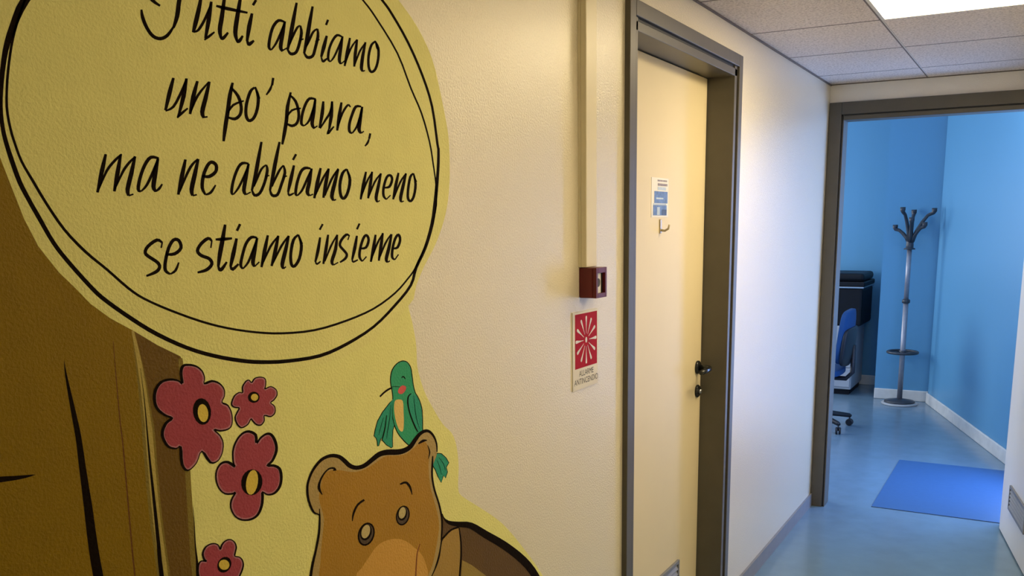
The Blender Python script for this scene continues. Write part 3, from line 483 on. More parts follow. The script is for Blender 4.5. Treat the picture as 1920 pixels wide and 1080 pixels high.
["lettering","speech_bubble","ink",15,"S",[[9279,19397,9323,19401,9256,19338,9309,19343,9223,19253,9288,19259,9187,19160,9259,19164,9146,19054,9220,19057,9102,18939,9174,18941,9064,18835,9136,18839,9040,18753,9114,18760,9023,18685,9099,18692,9007,18625,9078,18626,8985,18564,9046,18561,8961,18507,9010,18502,8944,18467,8985,18463],[8962,18492,8989,18482,8929,18456,8961,18444,8883,18406,8921,18390,8840,18366,8877,18342,8806,18342,8833,18309,8773,18324,8788,18285,8742,18314,8742,18270,8710,18310,8695,18265,8677,18313,8650,18269,8647,18323,8608,18283,8617,18343,8572,18308,8589,18373,8541,18342,8565,18407,8515,18378,8545,18445,8492,18418,8528,18486,8474,18462,8516,18523,8462,18502,8507,18555,8460,18541,8502,18585,8464,18575,8499,18606,8467,18598],[8459,19000,8490,19015,8470,18961,8507,18980,8487,18906,8532,18930,8513,18853,8562,18884,8550,18807,8599,18843,8595,18766,8642,18804,8640,18732,8683,18771,8689,18710,8722,18747,8737,18698,8762,18728,8769,18690,8790,18716],[8464,18994,8452,19014,8557,19046,8543,19070,8693,19122,8677,19153,8843,19196,8831,19234,9003,19262,8995,19304,9182,19328,9177,19372,9375,19394,9373,19437,9608,19464,9609,19503,9860,19533,9862,19566,10043,19583,10044,19611],[9468,18994,9514,18996,9443,18931,9498,18934,9408,18842,9474,18846,9374,18760,9449,18762,9347,18693,9424,18694,9322,18632,9399,18631,9301,18577,9375,18576,9286,18529,9350,18528,9274,18488,9327,18486,9267,18460,9311,18458],[9301,18457,9297,18478,9322,18462,9317,18486,9358,18473,9342,18498,9401,18500,9369,18519,9444,18545,9404,18559,9489,18602,9447,18613,9533,18666,9490,18673,9578,18743,9539,18748,9621,18826,9588,18829,9650,18885,9623,18887],[9626,18921,9674,18925,9603,18854,9660,18859,9569,18759,9640,18764,9538,18665,9615,18669,9512,18572,9582,18575,9488,18481,9544,18482,9471,18416,9517,18417],[9481,18385,9465,18400,9506,18400,9486,18418,9542,18421,9517,18443,9577,18444,9550,18468,9613,18471,9588,18493,9649,18501,9628,18518,9674,18522,9657,18536],[9906,19150,9955,19156,9872,19042,9930,19048,9824,18892,9895,18898,9783,18764,9864,18770,9757,18685,9840,18689,9737,18627,9820,18632,9725,18575,9807,18587,9728,18525,9800,18543,9740,18487,9798,18504,9749,18462,9798,18476],[9749,18471,9781,18493,9752,18462,9791,18490,9760,18450,9802,18487,9780,18441,9804,18489,9809,18444,9797,18490,9833,18456,9799,18491,9854,18473,9812,18499,9880,18500,9839,18520,9909,18533,9874,18549,9928,18557,9899,18570],[10204,19183,10255,19188,10167,19083,10227,19088,10115,18942,10189,18947,10071,18817,10154,18822,10041,18727,10128,18732,10019,18651,10107,18659,10008,18586,10092,18600,10013,18533,10088,18553,10031,18495,10091,18516,10043,18472,10094,18490],[10042,18484,10078,18504,10045,18473,10088,18498,10052,18457,10100,18492,10076,18445,10099,18494,10114,18454,10086,18493,10137,18469,10092,18498,10156,18487,10105,18508,10174,18512,10127,18527,10192,18541,10152,18552,10204,18561,10171,18570],[9724,18868,9737,18897,9765,18865,9781,18901,9828,18860,9846,18905,9913,18859,9932,18909,10042,18866,10059,18911,10195,18876,10209,18913,10307,18884,10318,18914],[10449,19017,10406,19028,10520,19104,10476,19114],[10375,18907,10426,18908,10349,18857,10411,18858,10313,18785,10390,18786,10282,18710,10367,18714,10262,18634,10340,18638,10247,18557,10310,18561,10237,18503,10289,18506],[10244,18504,10284,18520,10246,18488,10294,18507,10251,18464,10307,18491,10266,18443,10314,18487,10311,18443,10294,18489,10336,18458,10297,18492,10353,18470,10314,18502,10374,18488,10338,18516,10397,18510,10367,18531,10413,18525,10388,18543],[11061,18920,11044,18892,11030,18925,11011,18892,10981,18932,10968,18892,10921,18922,10938,18884,10867,18890,10909,18864,10821,18848,10872,18831,10781,18800,10838,18791,10748,18746,10808,18742,10720,18687,10781,18686,10698,18631,10760,18632,10679,18577,10743,18581,10665,18526,10731,18533,10662,18483,10725,18498,10677,18455,10728,18482,10703,18444,10737,18472,10719,18439,10747,18463],[10744,18446,10722,18456,10774,18470,10747,18482,10817,18507,10783,18519,10863,18554,10821,18564,10908,18612,10861,18620,10954,18679,10905,18686,10994,18744,10947,18749,11029,18809,10987,18812,11059,18871,11024,18873,11079,18915,11050,18916],[11040,18914,11089,18917,11019,18869,11078,18872,10990,18804,11062,18807,10962,18735,11044,18739,10935,18662,11021,18666,10910,18585,10996,18590,10897,18521,10981,18535,10911,18482,10981,18511,10940,18465,10989,18499,10959,18458,10998,18488],[10975,18471,10961,18487,11081,18526,11068,18542],[11320,19233,11370,19237,11290,19165,11351,19169,11249,19067,11323,19072,11210,18969,11294,18974,11176,18877,11264,18882,11144,18784,11232,18788,11117,18700,11200,18703,11093,18622,11166,18624,11072,18552,11132,18553,11058,18504,11108,18504],[11066,18503,11102,18521,11077,18484,11120,18507,11096,18456,11144,18489,11132,18437,11163,18483,11185,18440,11183,18486,11241,18458,11214,18495,11292,18490,11242,18512,11328,18534,11267,18543,11357,18585,11292,18589,11382,18638,11316,18639,11408,18694,11341,18694,11432,18755,11362,18751,11446,18810,11377,18800,11442,18857,11381,18842,11428,18894,11379,18879,11418,18918,11377,18905],[11393,18921,11402,18903,11373,18915,11386,18894,11341,18903,11367,18883,11302,18875,11344,18861,11261,18826,11309,18817,11218,18767,11267,18759,11181,18712,11229,18706,11154,18664,11197,18660,11135,18620,11170,18618,11122,18591,11151,18589],[11358,18677,11349,18695,11456,18716,11446,18735],[11674,19247,11727,19250,11644,19173,11707,19178,11600,19069,11678,19074,11560,18969,11648,18974,11530,18882,11622,18887,11503,18798,11595,18803,11479,18719,11566,18723,11455,18639,11531,18641,11433,18564,11495,18565,11418,18511,11470,18512],[11426,18510,11464,18529,11437,18490,11482,18513,11457,18460,11508,18493,11494,18439,11528,18485,11550,18440,11550,18488,11608,18457,11583,18497,11661,18489,11610,18511,11696,18531,11631,18538,11719,18579,11651,18580,11742,18630,11673,18631,11771,18692,11701,18693,11801,18761,11729,18759,11821,18823,11750,18816,11822,18873,11758,18860,11813,18911,11761,18898,11805,18936,11761,18925],[11775,18939,11790,18922,11747,18927,11766,18907,11703,18906,11733,18886,11657,18872,11702,18859,11616,18823,11667,18815,11577,18766,11629,18759,11545,18716,11594,18709,11519,18676,11563,18669,11499,18641,11535,18636,11486,18617,11516,18613],[11723,18719,11709,18737,11826,18768,11812,18785],[12015,19020,11964,19024,12073,19111,12022,19115],[11968,18862,12022,18861,11939,18813,12005,18813,11900,18745,11982,18744,11865,18679,11955,18677,11840,18616,11922,18615,11820,18556,11885,18554,11807,18514,11860,18512],[11816,18507,11850,18519,11821,18487,11861,18501,11828,18459,11876,18478,11844,18436,11887,18469,11889,18436,11873,18471,11916,18451,11881,18477,11934,18464,11901,18489,11956,18480,11927,18501,11979,18498,11954,18515,11995,18512,11974,18526],[12375,18918,12355,18893,12346,18926,12323,18896,12300,18935,12282,18898,12241,18930,12255,18893,12189,18902,12232,18878,12148,18866,12199,18850,12110,18825,12164,18814,12072,18777,12129,18769,12035,18721,12093,18716,12005,18665,12065,18664,11983,18608,12046,18611,11968,18551,12033,18558,11965,18505,12028,18519,11983,18476,12033,18501,12012,18464,12045,18490,12030,18459,12057,18481],[12055,18465,12033,18475,12080,18483,12054,18494,12119,18511,12084,18523,12163,18553,12120,18562,12212,18615,12165,18622,12265,18690,12217,18696,12311,18759,12264,18764,12347,18821,12305,18824,12375,18877,12340,18879,12394,18916,12365,18917],[12355,18915,12404,18918,12336,18871,12395,18874,12309,18807,12382,18812,12285,18740,12367,18745,12261,18668,12347,18673,12238,18591,12325,18598,12228,18529,12311,18541,12239,18489,12311,18513,12265,18470,12318,18497,12282,18461,12325,18485],[12313,18467,12294,18479,12411,18531,12392,18543],[12541,18921,12591,18923,12513,18861,12574,18863,12474,18776,12550,18778,12439,18690,12522,18692,12411,18602,12486,18604,12386,18514,12447,18515,12370,18452,12419,18453],[12425,18487,12396,18489,12468,18556,12432,18559,12529,18654,12484,18658,12589,18742,12542,18749,12649,18813,12609,18823,12711,18877,12680,18886,12756,18921,12730,18929],[12724,18924,12776,18928,12700,18864,12764,18868,12668,18778,12746,18783,12641,18693,12727,18700,12626,18611,12705,18618,12618,18531,12682,18537,12613,18475,12665,18480],[12670,18504,12640,18506,12709,18567,12672,18569,12766,18655,12720,18659,12821,18735,12773,18742,12878,18801,12837,18811,12936,18863,12904,18872,12977,18906,12951,18913],[12939,18917,12991,18919,12909,18854,12972,18856,12868,18765,12945,18768,12833,18680,12920,18684,12808,18606,12900,18611,12790,18536,12882,18543,12782,18480,12871,18493,12794,18443,12870,18467,12818,18426,12874,18453,12834,18418,12880,18442],[12864,18422,12850,18438,12922,18447,12908,18463],[13229,18988,13253,18971,13193,18969,13223,18950,13139,18940,13184,18921,13088,18895,13150,18886,13050,18836,13120,18835,13020,18769,13090,18770,12998,18702,13069,18707,12985,18638,13056,18646,12981,18575,13052,18587,12985,18522,13056,18538,13000,18479,13068,18503,13027,18447,13087,18480,13074,18430,13098,18474,13137,18442,13110,18478,13192,18472,13142,18496,13238,18515,13175,18526,13275,18570,13206,18574,13306,18636,13235,18635,13329,18701,13257,18697,13343,18766,13269,18757,13349,18830,13274,18816,13342,18886,13270,18866,13313,18931,13253,18907,13274,18965,13227,18942,13246,18986,13207,18967],[13222,18948,13256,18958,13227,18924,13268,18937,13236,18890,13286,18907,13250,18860,13303,18883,13274,18842,13317,18868,13301,18833,13333,18855,13319,18827,13345,18845]]],
["lettering","speech_bubble","ink",16,"S",[[8873,17823,8915,17820,8846,17771,8897,17766,8807,17695,8870,17690,8772,17617,8841,17611,8742,17534,8805,17529,8715,17449,8766,17445,8696,17389,8738,17386],[8720,17371,8713,17390,8755,17382,8747,17404,8810,17401,8792,17426,8869,17439,8837,17459,8924,17502,8885,17516,8979,17579,8938,17591,9027,17653,8986,17662,9066,17722,9029,17729,9097,17788,9066,17792,9118,17833,9093,17837],[9089,17842,9133,17843,9065,17781,9119,17781,9032,17694,9099,17693,9000,17608,9073,17604,8970,17523,9035,17517,8940,17437,8992,17432,8919,17377,8962,17373],[8926,17391,8958,17387,8891,17319,8924,17314],[8907,17302,8889,17315,8931,17319,8909,17335,8965,17343,8938,17363,8999,17367,8971,17391,9035,17395,9011,17418,9072,17424,9053,17443,9099,17444,9083,17460],[9272,17833,9316,17829,9242,17776,9295,17771,9199,17695,9266,17690,9161,17612,9235,17608,9134,17526,9201,17523,9111,17440,9166,17438,9097,17379,9141,17377],[9148,17405,9123,17410,9184,17463,9152,17470,9236,17546,9197,17555,9293,17625,9253,17639,9363,17702,9331,17719,9443,17780,9417,17794,9500,17835,9479,17847],[9482,17851,9528,17849,9452,17788,9507,17785,9410,17698,9477,17694,9372,17615,9447,17609,9340,17546,9418,17539,9312,17482,9391,17476,9295,17425,9373,17429,9300,17382,9369,17400,9318,17356,9372,17378,9332,17341,9376,17361],[9346,17346,9345,17368,9422,17360,9421,17382],[9906,17889,9951,17887,9884,17845,9938,17843,9853,17782,9919,17779,9824,17713,9899,17712,9802,17644,9880,17644,9783,17571,9859,17571,9762,17495,9837,17494,9737,17412,9813,17411,9710,17326,9787,17324,9688,17247,9763,17245,9672,17173,9738,17172,9661,17106,9715,17105,9654,17059,9699,17059],[9868,17813,9897,17835,9901,17784,9936,17810,9947,17743,9992,17773,9983,17700,10039,17729,10005,17657,10067,17680,10020,17610,10082,17627,10027,17566,10089,17577,10025,17528,10087,17532,10015,17493,10075,17489,10000,17465,10052,17449,9975,17442,10017,17414,9944,17422,9973,17385,9916,17410,9920,17366,9879,17406,9865,17366,9832,17409,9815,17377,9797,17412,9783,17385],[9808,17454,9784,17461,9836,17485,9806,17495,9876,17529,9842,17544,9921,17566,9894,17591,9985,17597,9970,17625,10063,17628,10054,17652,10121,17650,10114,17669],[10336,17882,10356,17862,10309,17869,10335,17846,10269,17847,10308,17825,10228,17809,10283,17794,10193,17752,10253,17744,10160,17685,10221,17680,10134,17621,10196,17619,10118,17563,10180,17566,10109,17509,10172,17515,10108,17462,10171,17474,10116,17422,10178,17442,10134,17390,10190,17419,10167,17368,10200,17412,10216,17368,10209,17412,10264,17387,10231,17421,10305,17417,10257,17440,10341,17458,10285,17473,10373,17509,10314,17518,10400,17564,10337,17568,10421,17624,10356,17623,10436,17688,10369,17683,10440,17750,10375,17737,10423,17806,10367,17789,10396,17855,10351,17839,10376,17888,10339,17874],[10359,17824,10388,17836,10423,17718,10451,17730],[10714,18056,10765,18057,10682,17945,10732,17946],[10694,17963,10723,17959,10678,17942,10714,17937,10657,17913,10700,17905,10634,17885,10679,17872,10609,17854,10647,17839,10581,17821,10610,17808,10560,17798,10584,17787],[11072,17892,11118,17889,11043,17833,11098,17831,11002,17750,11069,17748,10967,17669,11045,17668,10949,17598,11030,17602,10938,17532,11018,17536,10925,17467,11004,17468,10905,17400,10984,17398,10882,17331,10962,17329,10862,17267,10939,17263,10843,17201,10911,17197,10827,17139,10882,17135,10816,17096,10862,17093],[11055,17837,11082,17859,11085,17817,11118,17843,11126,17789,11171,17818,11159,17753,11217,17780,11184,17706,11247,17726,11203,17647,11268,17663,11211,17592,11276,17602,11206,17541,11270,17543,11190,17493,11251,17488,11168,17457,11222,17440,11140,17434,11179,17404,11106,17419,11126,17379,11076,17412,11069,17368,11039,17413,11015,17376,10993,17423,10968,17394,10959,17431,10938,17407],[10967,17486,10943,17495,11003,17522,10974,17533,11055,17571,11021,17587,11106,17609,11081,17635,11169,17633,11159,17662,11244,17651,11240,17676,11299,17664,11297,17684],[11657,17862,11646,17835,11618,17866,11606,17834,11558,17871,11553,17831,11492,17859,11517,17822,11440,17826,11491,17803,11402,17784,11459,17769,11369,17738,11428,17727,11335,17683,11396,17675,11304,17621,11366,17616,11280,17565,11343,17562,11264,17515,11329,17516,11255,17470,11321,17475,11257,17432,11321,17449,11283,17408,11325,17439,11317,17402,11339,17432,11337,17400,11355,17426],[11355,17406,11337,17420,11387,17422,11365,17439,11435,17448,11403,17466,11484,17490,11440,17503,11527,17548,11477,17557,11568,17618,11516,17624,11601,17684,11551,17688,11626,17747,11581,17749,11643,17806,11606,17807,11655,17847,11624,17847],[11614,17847,11665,17848,11595,17794,11656,17795,11568,17719,11642,17720,11543,17646,11627,17646,11520,17580,11607,17579,11499,17514,11586,17514,11490,17457,11575,17467,11505,17415,11577,17439,11534,17392,11587,17419,11553,17380,11597,17403],[11571,17383,11554,17398,11662,17431,11645,17447],[11799,17833,11851,17836,11784,17787,11848,17790,11763,17720,11842,17723,11741,17649,11827,17649,11718,17565,11795,17563,11693,17475,11755,17473,11676,17411,11726,17409],[11726,17398,11700,17407,11765,17435,11733,17446,11820,17488,11781,17501,11873,17540,11829,17555,11920,17584,11874,17601,11965,17629,11917,17643,12003,17681,11952,17688,12029,17745,11981,17746,12044,17811,12005,17811,12054,17858,12021,17857],[12011,17855,12064,17859,11996,17795,12061,17800,11975,17709,12056,17714,11955,17627,12043,17629,11935,17547,12015,17547,11916,17469,11980,17467,11903,17413,11955,17412],[11915,17431,11946,17427,11895,17401,11932,17396,11869,17359,11915,17355,11859,17323,11909,17343,11922,17332,11882,17354,11956,17361,11912,17381,11987,17389,11946,17408,12015,17414,11980,17432,12043,17440,12014,17455,12062,17458,12038,17470],[12240,17865,12294,17865,12216,17809,12282,17809,12182,17729,12263,17729,12151,17646,12241,17646,12128,17558,12210,17558,12109,17467,12175,17467,12096,17403,12150,17403],[12171,17472,12139,17475,12206,17532,12168,17536,12255,17617,12209,17623,12305,17692,12254,17701,12355,17749,12304,17763,12405,17798,12359,17816,12439,17825,12412,17853,12441,17826,12469,17857,12459,17816,12494,17834,12475,17804,12506,17819],[12776,17863,12764,17834,12738,17867,12726,17832,12678,17869,12680,17828,12607,17850,12652,17818,12557,17805,12624,17789,12520,17752,12590,17741,12488,17699,12557,17690,12456,17647,12526,17639,12427,17593,12498,17587,12406,17541,12478,17540,12393,17493,12468,17496,12389,17447,12465,17456,12396,17409,12468,17430,12427,17385,12475,17418,12465,17378,12491,17410,12488,17376,12508,17403],[12511,17384,12485,17396,12550,17412,12517,17426,12605,17455,12563,17469,12658,17508,12606,17519,12703,17574,12645,17581,12743,17647,12683,17653,12774,17714,12717,17717,12795,17770,12744,17772,12808,17818,12766,17819,12816,17851,12780,17851],[12770,17851,12827,17851,12744,17791,12812,17790,12707,17705,12791,17705,12677,17626,12772,17626,12655,17564,12755,17564,12639,17508,12740,17511,12636,17458,12733,17473,12657,17422,12736,17452,12691,17403,12747,17435,12713,17395,12758,17422],[12746,17400,12725,17416,12820,17442,12799,17457],[12950,17429,13009,17426,12915,17337,12973,17334],[12926,17338,12961,17334,12911,17319,12953,17313,12889,17292,12941,17283,12869,17269,12921,17254,12848,17248,12890,17229,12824,17225,12855,17209,12806,17210,12832,17196]]],
